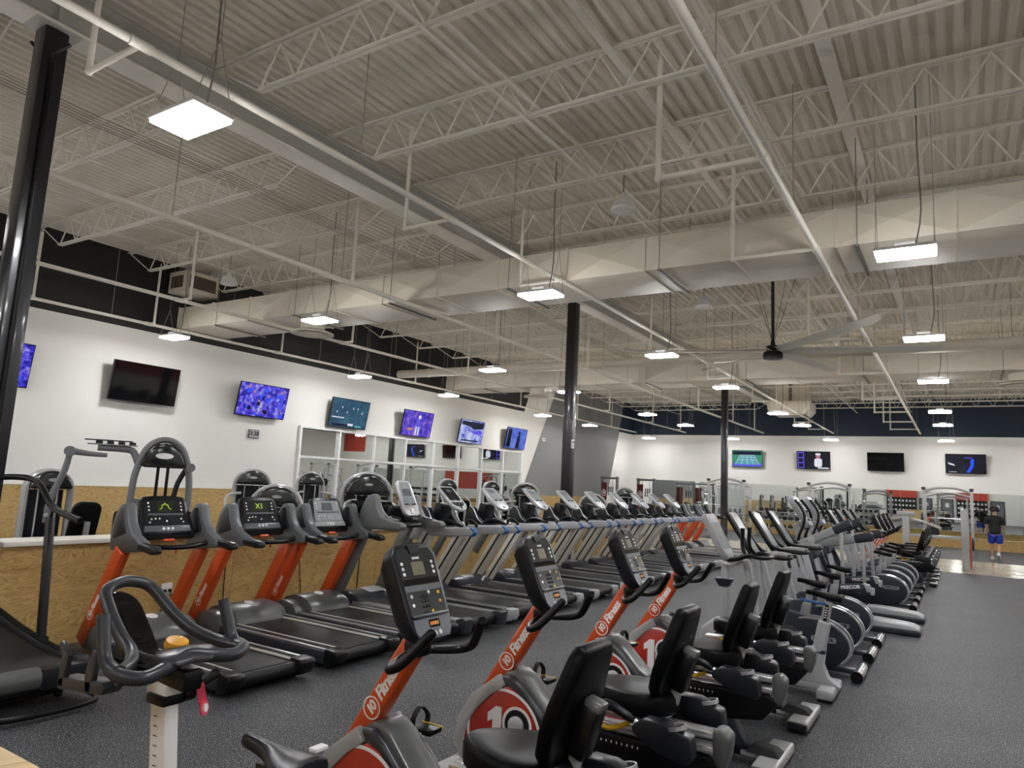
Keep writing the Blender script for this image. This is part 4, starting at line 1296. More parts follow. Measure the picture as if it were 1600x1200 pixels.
def pedal_set(t, cx, cz, yo, r=.17, ang=-60, mstrap='rubber_black'):
    for s in (-1, 1):
        a = math.radians(ang if s > 0 else ang + 180)
        c = Vector((cx, s * yo, cz))
        e = c + Vector((math.cos(a) * r, s * .03, math.sin(a) * r))
        k = G().lathe([(.04, 0), (.04, .02), (.02, .03)], c, (0, s, 0), 14)
        k.bar(c + Vector((0, s * .015, 0)), e, .04, .02, (0, 1, 0), .028, .02)
        cr = k.build('crank', 'black_plastic', t, bev=.002)
        pd = G().box(e.x, e.y + s * .06, e.z, .11, .095, .025).build('pedal', 'black_plastic', cr, bev=.008)
        G().tube([(e.x, e.y + s * .012, e.z), (e.x, e.y + s * .015, e.z + .05), (e.x, e.y + s * .06, e.z + .08), (e.x, e.y + s * .11, e.z + .05), (e.x, e.y + s * .108, e.z)], .015, 6, 3, flat=.25, side=(1, 0, 0)).build('pedal_strap', mstrap, pd)

# ---- pale grey upright bike with numbered seat post
def upright_pale():
    t = thing('upright_bike', 'pale grey upright bike with a numbered seat post and blue lever', 'exercise bike', (0, 0, 0), RZ)
    for x, nm in ((-.56, 'rear_stabiliser'), (.56, 'front_stabiliser')):
        s_ = G().lim(x - .07, x + .07, -.29, .29, .02, .10).build(nm, 'light_grey', t, bev=.025, seg=3)
        for s in (-1, 1):
            G().lim(x - .055, x + .055, s * .20, s * .27, 0.001, .03).build('foot', 'rubber_black', s_)
    G().prism([(.62, .05), (.60, .10), (-.50, .10), (-.54, .05)], -.06, .06).build('floor_beam', 'light_grey', t, bev=.012)
    shell = [(.58, .09), (.62, .22), (.58, .44), (.46, .54), (.28, .52), (.05, .45), (-.16, .36), (-.26, .22), (-.28, .09)]
    sh = G().prism(shell, -.10, .10).build('drive_housing', 'light_grey', t, bev=.03, seg=3)
    for s in (-1, 1):
        G().prism([(.50, .12), (.53, .22), (.49, .38), (.38, .45), (.20, .42), (.02, .32), (-.05, .12)], s * .098, s * .108).build('side_panel', 'navy_grey', sh, bev=.004)
    flare = [(-.30, .09), (-.38, .28), (-.42, .42), (-.54, .42), (-.52, .26), (-.56, .16), (-.66, .09)]
    G().prism(flare, -.055, .055).build('rear_frame', 'light_grey', t, bev=.014)
    G().bar((-.475, 0, .36), (-.53, 0, .64), .105, .10).build('seat_tube', 'light_grey', t, bev=.02, seg=3)
    G().bar((-.472, 0, .35), (-.484, 0, .41), .12, .115).build('tube_collar', 'navy_grey', t, bev=.02)
    G().cyl((-.49, .05, .40), (-.49, .10, .405), .022, n=12).build('adjust_knob', 'light_grey', t)
    G().bar((-.53, 0, .63), (-.56, 0, .81), .07, .065).build('seat_post', 'frame_silver', t, bev=.01)
    put_text(t, '2 3 4 5 6', .028, 'white_print', (-.545, .0335, .72), (-.16, 0, .98), (.98, 0, .16), bold=.001)
    G().bar((-.535, .0328, .645), (-.556, .0328, .79), .03, .0008).build('number_strip', 'black_plastic', t)
    G().tube([(-.56, 0, .79), (-.50, .06, .80), (-.40, .09, .815), (-.34, .08, .82)], .013, 8, 3).build('seat_lever', 'blue', t)
    saddle(t, -.53, .875, .31, .115)
    G().bar((.36, 0, .10), (.37, 0, 1.08), .075, .07).build('front_post', 'light_grey', t, bev=.022, seg=3)
    G().bar((.06, 0, .45), (.17, 0, 1.12), .07, .06).build('rear_brace', 'light_grey', t, bev=.02, seg=3)
    G().loft([[(.30, -.08, .92), (.46, -.08, .92), (.46, .08, .92), (.30, .08, .92)], [(.33, -.05, .84), (.42, -.05, .84), (.42, .05, .84), (.33, .05, .84)]]).build('cup_holder', 'navy_grey', t, bev=.012)
    at, U, Vv, L = surf((.30, 0, 1.12), (.52, 0, 1.54), .3)
    cs = G().slab([(-.10, 0), (.10, 0), (.15, .08), (.16, L - .05), (.13, L), (-.13, L), (-.16, L - .05), (-.15, .08)], at(0, 0, -.07), U, Vv, 0, .065).build('console', 'light_grey', t, bev=.016, seg=3)
    G().slab([(-.12, .10), (.12, .10), (.13, L - .10), (-.13, L - .10)], at(0, 0, -.005), U, Vv, 0, .003).build('display_panel', 'painted_glare', cs)
    G().slab([(-.125, L - .085), (.125, L - .085), (.11, L - .02), (-.11, L - .02)], at(0, 0, -.005), U, Vv, 0, .003).build('top_window', 'light_grey', cs)
    for s in (-1, 1):
        G().tube([(.33, s * .04, 1.10), (.20, s * .16, 1.13), (.10, s * .20, 1.17), (.0, s * .20, 1.16), (-.06, s * .13, 1.16), (-.08, s * .02, 1.165)], .02, 10, 4).build('handlebar', 'black_plastic', t)
        G().tube([(.12, s * .17, 1.16), (.17, s * .13, 1.24), (.17, s * .13, 1.42)], .02, 10, 4).build('bar_horn', 'black_plastic', t)
        G().tube([(.36, s * .04, 1.06), (.28, s * .09, 1.06), (.20, s * .10, 1.12)], .016, 8, 4).build('bar_bracket', 'frame_silver', t)
    pedal_set(t, .02, .27, .11, ang=-130)
    return t

# ---- dark-disc upright bike
def upright_disc():
    t = thing('upright_bike', '', 'exercise bike', (0, 0, 0), RZ, group='dark-disc upright bikes')
    G().lim(-.52, .62, -.05, .05, .03, .08).build('floor_beam', 'charcoal', t, bev=.008)
    G().cyl((-.56, -.25, .055), (-.56, .25, .055), .05, n=18).build('rear_roller', 'chrome', t)
    G().cyl((.62, -.25, .05), (.62, .25, .05), .045, n=16).build('front_roller', 'charcoal', t)
    for s in (-1, 1):
        G().cyl((-.56, s * .25, .055), (-.56, s * .285, .055), .056, n=18).build('roller_cap', 'black_plastic', t)
        G().cyl((.62, s * .25, .05), (.62, s * .28, .05), .05, n=16).build('roller_cap', 'black_plastic', t)
    out = [(-.13 + .35 * math.cos(a), .275 + .24 * math.sin(a)) for a in [math.radians(q) for q in range(95, 275, 12)]]
    shell = [(.55, .05), (.58, .20), (.50, .40), (.34, .53), (.10, .56)] + out + [(.1, .04)]
    sh = G().prism(shell, -.085, .085).build('drive_housing', 'navy_grey', t, bev=.02, seg=3)
    arc = [(-.13 + .358 * math.cos(a), 0, .275 + .247 * math.sin(a)) for a in [math.radians(q) for q in range(70, 230, 10)]]
    for s in (-1, 1):
        G().tube([(x, s * .078, z) for x, y, z in arc], .014, 8).build('trim_arc', 'silver', sh)
        G().lathe([(.13, 0), (.13, .012), (.10, .02)], (.10, s * .084, .29), (0, s, 0), 22).build('crank_cover', 'charcoal', sh)
        G().slab(rr(.24, .055, .027, 4), (-.24, s * .0855, .33), (-s, 0, .0), (0, 0, 1), 0, .006).build('name_plate', 'silver', sh)
        put_text(sh, 'PRECOR', .05, 'black_plastic', (-.24, s * .0925, .33), (-s, 0, 0), (0, 0, 1), bold=.001)
    G().cyl((-.06, 0, .50), (-.11, 0, .84), .032, n=14).build('seat_post', 'frame_silver', t)
    G().bar((-.03, 0, .46), (-.075, 0, .66), .085, .075).build('post_sleeve', 'frame_grey', t, bev=.015)
    saddle(t, -.12, .875, .28, .115)
    G().bar((.34, 0, .46), (.46, 0, 1.12), .085, .075).build('front_post', 'light_grey', t, bev=.022, seg=3)
    G().bar((.22, 0, .50), (.38, 0, 1.06), .05, .05).build('rear_brace', 'light_grey', t, bev=.014)
    at, U, Vv, L = surf((.42, 0, 1.11), (.70, 0, 1.55), .3)
    cs = G().slab([(-.13, 0), (.13, 0), (.15, .05), (.16, L - .04), (.13, L), (-.13, L), (-.16, L - .04), (-.15, .05)], at(0, 0, -.06), U, Vv, 0, .055).build('console', 'black_plastic', t, bev=.014, seg=3)
    G().slab([(-.12, .04), (.12, .04), (.13, L - .05), (-.13, L - .05)], at(0, 0, -.005), U, Vv, 0, .004).build('display_panel', 'painted_glare', cs)
    for s in (-1, 1):
        G().tube([(.72, s * .17, 1.54), (.56, s * .19, 1.29), (.42, s * .20, 1.13), (.20, s * .20, 1.10), (.08, s * .17, 1.10), (.06, s * .08, 1.11)], .02, 10, 4).build('handlebar', 'black_plastic', t)
        G().tube([(.36, s * .06, 1.12), (.22, s * .10, 1.13), (.10, s * .10, 1.12)], .017, 8, 3).build('inner_bar', 'silver', t)
    pedal_set(t, .10, .29, .105, ang=-20)
    return t

# ---- arm-and-stride trainer
def strider():
    t = thing('motion_trainer', '', 'elliptical trainer', (0, 0, 0), RZ, group='tall striding trainers')
    body = [(.62, .04), (.68, .30), (.60, .70), (.48, 1.0), (.30, 1.06), (.18, .98), (.10, .60), (.0, .30), (-.05, .04)]
    b = G().prism(body, -.20, .20).build('front_housing', 'light_grey', t, bev=.04, seg=3)
    G().prism([(.58, .70), (.46, 1.02), (.30, 1.09), (.16, 1.0), (.14, .90), (.40, .72)], -.21, .21).build('upper_cover', 'navy_grey', b, bev=.03)
    G().bar((.36, 0, .95), (.44, 0, 1.36), .10, .14).build('mast', 'frame_grey', t, bev=.02)
    at, U, Vv, L = surf((.22, 0, 1.34), (.48, 0, 1.76), .3)
    cs = G().slab([(-.12, 0), (.12, 0), (.16, .06), (.17, L - .04), (.14, L), (-.14, L), (-.17, L - .04), (-.16, .06)], at(0, 0, -.09), U, Vv, 0, .085).build('console', 'light_grey', t, bev=.02, seg=3)
    G().slab([(-.13, .10), (.13, .10), (.14, L - .04), (-.14, L - .04)], at(0, 0, -.005), U, Vv, 0, .004).build('display_panel', 'painted_glare', cs)
    G().slab(rr(.2, .02, .005, 2, 0, .09), at(0, 0, -.005), U, Vv, 0, .02).build('reading_ledge', 'black_plastic', cs)
    for s in (-1, 1):
        sh = .10 * s
        ca = Vector((.42, s * .27, 1.02))
        cb = Vector((-.20 + sh, s * .27, 1.24 + .06 * s))
        lk = G().bar(ca, cb, .12, .07).build('link_arm', 'frame_grey', t, bev=.02, seg=3)
        d = (cb - ca).normalized()
        G().bar(cb - d * .01, cb + d * .25, .13, .085).build('arm_cap', 'navy_grey', lk, bev=.03, seg=3)
        G().bar(cb + d * .02 + Vector((0, 0, .066)), cb + d * .22 + Vector((0, 0, .066)), .008, .03).build('cap_stripe', 'amber', lk)
        m_ = ca + (cb - ca) * .45
        G().cyl(m_ + Vector((0, s * .03, 0)), m_ + Vector((0, s * .05, 0)), .05, n=20).build('pivot_cap', 'light_grey', lk)
        G().bar((.26 + sh * .3, s * .27, .96), (.02 + sh, s * .27, .30), .09, .06).build('drop_link', 'light_grey', t, bev=.015)
        G().bar((.20 + sh * .3, s * .215, .96), (-.02 + sh, s * .215, .30), .07, .03).build('drop_link', 'navy_grey', t, bev=.01)
        G().bar(cb + d * .1, Vector((cb.x - .02 + d.x * .1, s * .27, .48 + .04 * s)), .045, .045).build('rear_link', 'frame_silver', t, bev=.01)
        # pedal beam with printed name
        pz = .44 + .05 * s
        pa = G().prism([(.20, pz - .03), (.10, pz + .05), (-.42, pz + .13), (-.50, pz + .11), (-.50, pz + .04), (-.40, pz + .01), (.05, pz - .07)], s * .24, s * .31).build('pedal_beam', 'navy_grey', t, bev=.012)
        if s > 0:
            put_text(pa, 'PRECOR', .065, 'white_print', (-.30, .3115, pz + .066), (-.985, 0, .155), (.155, 0, .985), bold=.002)
        G().prism([(-.46, pz + .135), (-.54, pz + .12), (-.54, pz + .03), (-.50, pz + .02)], s * .235, s * .315).build('beam_end', 'light_grey', pa, bev=.008)
        G().lim(-.36, .02, s * .12, s * .25, pz + .03, pz + .06).build('foot_plate', 'black_plastic', pa, bev=.012)
        G().tube([(.02, s * .13, pz + .05), (.05, s * .13, pz + .10), (.05, s * .24, pz + .10), (.02, s * .24, pz + .05)], .018, 8, 3).build('toe_guard', 'amber', pa)
        # moving handle
        G().tube([(.40, s * .24, 1.0), (.36, s * .26, 1.2), (.30, s * .26, 1.36), (.30, s * .25, 1.52), (.42, s * .22, 1.70)], .02, 10, 4).build('handle', 'black_plastic', t)
    # broad rear ramp
    rp = G().prism([(-.34, .07), (-.34, .15), (-.50, .155), (-1.02, .125), (-1.09, .09), (-1.10, .07)], -.19, .19).build('ramp', 'light_grey', t, bev=.025, seg=3)
    G().prism([(-.34, .001), (-.34, .08), (-1.09, .08), (-1.12, .05), (-1.10, .001)], -.21, .21).build('ramp_base', 'navy_grey', rp, bev=.02, seg=3)
    for s in (-1, 1):
        G().prism([(-.40, .154), (-.50, .161), (-.98, .134), (-.98, .128), (-.50, .150)], s * .06, s * .15).build('ramp_track', 'frame_silver', rp, bev=.004)
    G().lim(-.32, .50, -.10, .10, 0.001, .09).build('floor_beam', 'navy_grey', t, bev=.015)
    return t

# ---- spin bike in the foreground
def spin_bike():
    t = thing('spin_bike', 'grey spin bike with looped handlebars in the left foreground', 'exercise bike', (-2.0, 1.5, 0), RZ)
    m = 'charcoal'
    # handlebar: wide base bar, twin horns and the tall forward loop
    G().tube([(.24, .225, 1.115), (.19, .215, 1.10), (.155, .16, 1.09), (.17, .08, 1.105), (.19, 0, 1.125), (.17, -.08, 1.115), (.16, -.16, 1.105), (.19, -.22, 1.115), (.24, -.235, 1.12)], [.021, .023, .023, .024, .025, .024, .023, .023, .021], 14, 5).build('base_bar', m, t)
    g = G()
    rings = []
    for x, w, z in ((.14, .06, 1.118), (.165, .10, 1.132), (.21, .105, 1.142), (.25, .07, 1.14)):
        rings.append([(x, -w, z - .012), (x, -w, z), (x, 0, z + .008), (x, w, z), (x, w, z - .012)])
    g.loft(rings).build('bar_pad', m, t, bev=.006)
    for s in (-1, 1):
        G().tube([(.21, s * .222, 1.11), (.265, s * .228, 1.135), (.30, s * .225, 1.20), (.325, s * .22, 1.265)], .021, 14, 4).build('bar_horn', m, t)
    G().tube([(.20, .215, 1.11), (.26, .15, 1.115), (.34, .105, 1.13), (.42, .10, 1.17), (.50, .10, 1.235), (.57, .085, 1.29), (.595, .03, 1.315), (.595, -.03, 1.315), (.57, -.085, 1.29), (.48, -.12, 1.21), (.40, -.155, 1.155), (.30, -.195, 1.125), (.20, -.22, 1.115)], .021, 14, 4).build('loop_bar', m, t)
    G().tube([(.19, .03, 1.10), (.34, .05, 1.10), (.40, .06, 1.11)], .014, 8, 3).build('loop_stay', m, t)
    # console pod ahead of the loop
    at, U, Vv, L = surf((.36, .03, 1.08), (.56, .055, 1.30), .1)
    G().slab([(.065 * math.cos(a) , .075 + (.0 if math.sin(a) < 0 else .14) + .075 * math.sin(a)) for a in [2 * PI * k / 28 for k in range(28)]], at(0, 0, -.03), U, Vv, 0, .035).build('console_pod', 'glass_black', t, bev=.012, seg=3)
    for q, k in enumerate((.7, .42)):
        G().slab([(.065 * k * math.cos(a), .12 + (.0 if math.sin(a) < 0 else .07) + .075 * k * math.sin(a)) for a in [2 * PI * i / 28 for i in range(28)]], at(0, 0, .005), U, Vv, 0, .003 + .002 * q).build('pod_ridge', 'glass_black', t, bev=.001, seg=1)
    G().lathe([(.036, 0), (.04, .01), (.036, .028), (.015, .034)], (.265, -.005, 1.135), (-.3, 0, 1), 20).build('tension_knob', 'amber', t)
    # stem and sliding post
    G().prism([(.14, 1.02), (.32, 1.03), (.33, 1.09), (.14, 1.085)], -.035, .035).build('bar_slider', 'black_plastic', t, bev=.008)
    G().prism([(.235, .96), (.345, .97), (.345, 1.04), (.235, 1.03)], -.033, .033).build('stem_head', 'white_plastic', t, bev=.006)
    G().box(.28, 0, .975, .10, .085, .035).build('stem_clamp', 'black_plastic', t, bev=.008)
    G().tube([(.225, -.06, 1.0), (.235, -.10, 1.01), (.24, -.16, 1.03)], [.012, .016, .02], 10, 3).build('clamp_lever', 'black_plastic', t)
    G().cyl((.25, -.035, .985), (.25, -.075, .985), .028, n=16).build('clamp_hub', 'black_plastic', t)
    tg = G().bar((.21, -.075, 1.015), (.205, -.09, .955), .003, .03).build('hang_tag', 'pink', t)
    G().lathe([(.026, 0), (.026, .006)], (.205, -.094, .935), (-1, -.5, .2), 16).build('tag_disc', 'pink', tg)
    G().lathe([(.014, 0), (.014, .008)], (.203, -.095, .935), (-1, -.5, .2), 14).build('tag_centre', 'white_print', tg)
    G().bar((.215, 0, .52), (.285, 0, .965), .085, .052).build('bar_post', 'white_plastic', t, bev=.008)
    for q in range(13):
        z = .56 + q * .03
        G().box(.2225 + (z - .52) * .157, .0268, z, .02, .0014, .003).build('scale_mark', 'charcoal', t)
    # frame
    G().bar((.19, 0, .40), (.22, 0, .70), .10, .07).build('head_tube', 'black_plastic', t, bev=.012)
    G().bar((.20, 0, .45), (-.20, 0, .30), .11, .06).build('main_tube', 'charcoal', t, bev=.012)
    G().bar((-.20, 0, .26), (-.30, 0, .66), .09, .06).build('seat_tube', 'charcoal', t, bev=.012)
    G().bar((-.27, 0, .60), (-.315, 0, .86), .06, .045).build('seat_post', 'white_plastic', t, bev=.008)
    for s in (-1, 1):
        G().bar((.16, s * .06, .44), (.52, s * .06, .10), .06, .02).build('fork', 'charcoal', t, bev=.006)
        G().bar((-.18, s * .05, .28), (-.56, s * .05, .07), .06, .03).build('chain_stay', 'charcoal', t, bev=.006)
    G().lathe([(.24, -.012), (.25, 0), (.24, .012)], (.40, 0, .30), (0, 1, 0), 36).build('flywheel', 'steel', t)
    for x in (-.58, .56):
        G().cyl((x, -.26, .045), (x, .26, .045), .04, n=14).build('stabiliser', 'charcoal', t)
    pedal_set(t, -.08, .30, .07, ang=30)
    # saddle with a grey band
    G().lim(-.38, -.22, -.02, .02, .85, .895).build('saddle_clamp', 'black_plastic', t, bev=.006)
    saddle(t, -.29, .93, .29, .085, 'dark_plastic')
    G().box(-.40, -.055, .955, .03, .05, .012).build('saddle_mark', 'white_plastic', t, bev=.003)
    # bottle / phone cradle on the far bar end
    g = G()
    g.prism([(.585, .985), (.62, .985), (.625, 1.03), (.615, 1.08), (.645, 1.12), (.635, 1.13), (.575, 1.09), (.585, 1.04)], .165, .185)
    g.prism([(.415, 1.0), (.445, .995), (.46, 1.05), (.45, 1.09), (.425, 1.135), (.40, 1.13), (.405, 1.08)], .165, .185)
    g.prism([(.62, .975), (.35, 1.005), (.33, 1.03), (.35, 1.045), (.62, 1.015)], .12, .185)
    g.tube([(.36, .15, 1.02), (.30, .12, 1.05), (.26, .06, 1.07)], .012, 8, 3)
    g.build('phone_cradle', 'charcoal', t, bev=.01)
    return t

# ---- curved manual treadmill at the left edge
def curved_treadmill():
    t = thing('curved_treadmill', 'black curved manual treadmill cut off by the left edge', 'treadmill', (-6.45, 2.62, 0), RZ)
    def zc(x):
        u = (x + .55) / 1.0
        return .275 + (.13 * u ** 1.4 if u > 0 else .10 * u * u)
    xs = [-.92 + 1.75 * k / 24 for k in range(25)]
    top = [(x, zc(x)) for x in xs]
    prof = top + [(x, .12) for x in (.84, .4, 0, -.4, -.93)]
    G().prism(prof, -.27, .27).build('belt', 'belt', t)
    for s in (-1, 1):
        pr = [(x, z + .03) for x, z in top] + [(x, .10) for x in (.86, .4, 0, -.4, -.95)]
        G().prism(pr, s * .275, s * .36).build('side_rail', 'charcoal', t, bev=.01)
        g = G()
        for k in range(50):
            x = -.86 + k * .033
            sl = (zc(x + .01) - zc(x - .01)) / .02
            g.box(x, s * .317, zc(x) + .033, .016, .06, .006, Matrix.Rotation(-math.atan(sl), 3, 'Y'))
        o = g.build('tread_grip', 'rubber_black', t)
        o['kind'] = 'stuff'
        G().bar((-.12, s * .385, .28), (.0, s * .385, 1.26), .075, .05).build('upright', 'charcoal', t, bev=.008)
        G().box(-.12, s * .385, .30, .16, .05, .06).build('upright_foot', 'black_plastic', t, bev=.01)
        G().tube([(-.52, s * .37, 1.27), (-.30, s * .37, 1.30), (-.12, s * .37, 1.33), (.04, s * .37, 1.40), (.18, s * .37, 1.50), (.34, s * .36, 1.565), (.60, s * .34, 1.575), (.85, s * .30, 1.56)], .027, 14, 4).build('hand_rail', 'black_plastic', t)
    G().cyl((-.95, .0, .225), (-.95, .35, .225), .075, n=20).build('rear_drum_cover', 'hood_grey', t)
    G().lim(-1.01, -.90, -.35, .0, .15, .29).build('rear_box', 'dark_plastic', t, bev=.008)
    G().lim(-.82, .82, -.26, .26, .05, .12).build('under_frame', 'rubber_black', t, bev=.01)
    G().tube([(-.7, -.33, .07), (-.95, -.37, .06), (-1.14, -.32, .05), (-1.18, 0, .045), (-1.14, .32, .05), (-.95, .37, .06), (-.7, .33, .07)], .022, 10, 3).build('rear_bumper', 'black_plastic', t)
    G().box(-.86, -.34, .21, .05, .06, .10).build('tail_bracket', 'charcoal', t, bev=.01)
    for sx in (-1, 1):
        for s in (-1, 1):
            G().cyl((sx * .7, s * .28, .001), (sx * .7, s * .28, .06), .03, n=10).build('foot', 'rubber_black', t)
    G().tube([(.85, .30, 1.56), (.92, .12, 1.55), (.92, -.12, 1.55), (.85, -.30, 1.56)], .027, 12, 4).build('front_bar', 'black_plastic', t)
    return t
# ------------------------------------------------------------------ place the cardio rows
def place(proto, spots):
    for k, (x, y, lab) in enumerate(spots):
        if k == 0:
            proto.location = (x, y, 0); proto['label'] = lab
        else:
            copy_tree(proto, (x, y, 0), label=lab)
place(treadmill_orange(picture='hill'), [(-5.79, 4.03, 'orange-post treadmill with a green peak on its screen, nearest the spin bike')])
place(treadmill_orange(picture='x'), [(-5.79, 5.12, 'orange-post treadmill with a yellow-green mark on its dark screen, middle of the near three'),
                                      (-5.79, 18.7, 'nearest orange-post treadmill of the far group beyond the silver ones'),
                                      (-5.79, 19.75, 'middle orange-post treadmill of the far group beyond the silver ones'),
                                      (-5.79, 20.8, 'farthest orange-post treadmill, at the end of the treadmill row')])
place(treadmill_orange(painted_glare=True), [(-5.79, 6.10, 'orange-post treadmill with a glare-whitened screen, beside the grey-post treadmill')])
place(treadmill_grey(), [(-5.79, 7.03, 'grey-post treadmill with a slim silver console beside the orange ones')])
sy = [8.05, 9.15, 10.4, 11.55, 12.7, 13.85, 15.0, 16.05, 17.1]
place(treadmill_silver(True), [(-5.79, sy[0], 'silver treadmill with a black console face, next to the grey-post treadmill')])
place(treadmill_silver(False), [(-5.79, y, f'{ORD[i]} pale-faced silver treadmill counting away from the black-faced one') for i, y in enumerate(sy[1:])])
place(recumbent(), [(-1.8, 2.6, 'recumbent bike nearest the camera, its dark console in sharp focus'),
                    (-1.8, 3.75, 'second orange-post recumbent bike, its red 10 roundel in full view'),
                    (-1.8, 5.08, 'third orange-post recumbent bike from the camera'),
                    (-1.8, 6.17, 'fourth orange-post recumbent bike, beside the pale upright bike'),
                    (-1.25, 17.9, 'nearest orange-post recumbent bike of the far group'),
                    (-1.25, 19.05, 'second orange-post recumbent bike of the far group'),
                    (-1.25, 20.2, 'third orange-post recumbent bike of the far group'),
                    (-1.25, 21.3, 'farthest orange-post recumbent bike, beside the plank floor')])
place(upright_pale(), [(-1.6, 7.13, 'pale grey upright bike with a numbered seat post and blue lever')])
place(upright_disc(), [(-1.45 if y < 12 else -1.25, y, l) for y, l in [(8.05, 'dark-disc upright bike just beyond the pale grey one'), (9.05, 'second dark-disc upright bike beyond the pale grey one'),
                                                  (10.0, 'third dark-disc upright bike, beside the striding trainers'),
                                                  (13.6, 'first dark-disc upright bike beyond the striding trainers'), (14.6, 'second dark-disc upright bike beyond the striding trainers'),
                                                  (15.65, 'third dark-disc upright bike beyond the striding trainers'), (16.7, 'fourth dark-disc upright bike beyond the striding trainers')]])
place(strider(), [(-1.6, 11.15, 'nearest tall striding trainer with thick grey arms'), (-1.6, 12.35, 'farther tall striding trainer with thick grey arms')])
spin_bike()
curved_treadmill()

# power cords and sockets at the foot of the half wall
for y, lab in [(4.65, 'white wall socket with dangling black cords behind the first orange treadmill'), (9.75, 'white wall socket on the plywood behind the silver treadmills')]:
    t = thing('wall_socket', lab, 'socket', (XH + .001, y, .42))
    G().lim(0, .012, -.06, .06, -.06, .06).build('plate', 'white_plastic', t, bev=.003)
    for s in (-1, 1):
        G().lim(.012, .04, s * .03 - .014, s * .03 + .014, -.03, .0).build('plug', 'black_plastic', t, bev=.004)
        G().tube([(.03, s * .03, -.02), (.06, s * .04, -.12), (.05, s * .10, -.28), (.06, s * .14, -.39)], .006, 6, 4).build('cord', 'black_plastic', t)
for y, dy, lab in [(5.35, .02, 'thin black extension lead hanging on the plywood behind the middle orange treadmill'), (6.45, .10, 'thin black extension lead hanging on the plywood beside the grey-post treadmill'),
                   (7.55, -.02, 'thin black extension lead hanging on the plywood behind the black-faced treadmill')]:
    tag(G().tube([(XH + .012, y, .62), (XH + .012, y + dy * .5, .3), (XH + .014, y + dy, .004)], .006, 6).build('extension_lead', 'black_plastic'), lab, 'lead')

# ------------------------------------------------------------------ strength machines behind the half wall
def dome_tower(t, h, w=.62, m='frame_silver', x0=0.0, logo=True):
    """arched frame, domed shroud, guide rods and plate stack; faces +x"""
    r = w / 2
    pts = [(x0, -r, .03), (x0, -r, h - r - .05)] + [(x0, r * math.sin(a), h - r * .9 + r * .85 * math.cos(a) - .02) for a in [math.radians(q) for q in range(-75, 76, 15)]] + [(x0, r, h - r - .05), (x0, r, .03)]
    tw = G().tube(pts, .055, 10, 1, flat=.75).build('arch_frame', m, t)
    dome = [(r * .93 * math.cos(a), h - r * .95 + r * .86 * math.sin(a)) for a in [math.radians(q) for q in range(0, 181, 12)]]
    dm = G().prism(dome, x0 - .13, x0 + .13, 'x').build('dome_shroud', 'dome_black', t, bev=.05, seg=4)
    if logo:
        G().slab(circ(.07, 20, 0, 0, .024), (x0 + .131, 0, h - r * .52), (0, 1, 0), (0, 0, 1), 0, .004).build('logo_badge', 'silver', dm)
    for s in (-1, 1):
        G().cyl((x0, s * r * .42, .12), (x0, s * r * .42, h - r * .8), .012, n=8).build('guide_rod', 'chrome', t)
    G().cyl((x0, 0, .7), (x0, 0, h - r * .8), .008, n=6).build('cable', 'black_plastic', t)
    pm_ = G().lim(x0 - .07, x0 + .07, -r * .7, r * .7, 0, .032).mesh('weight_plate', 'rubber_black', bev=.004, seg=1)
    for q in range(16):
        inst('weight_plate', pm_, t, (0, 0, .14 + q * .036))
    G().lim(x0 - .12, x0 - .10, -r * .85, r * .85, .1, h - r * 1.0).build('rear_shield', 'dark_plastic', t)
    G().lim(x0 - .09, x0 + .09, -r, r, .001, .10).build('tower_base', m, t, bev=.01)
def pad(t, name, B, T, w, th=.07, m='vinyl_black'):
    B, T = V3(B), V3(T)
    Vv = (T - B).normalized()
    U = Vector((0, 1, 0))
    L = (T - B).length
    p = G().slab(rr(w, L, min(w, L) * .32, 5, 0, L / 2), B, U, Vv, 0, th).build(name, m, t, bev=.018, seg=3)
    G().slab(rr(w * .7, L * .8, min(w, L) * .2, 4, 0, L / 2), B, U, Vv, -.012, 0).build('pad_back', 'frame_grey', p)
    return p
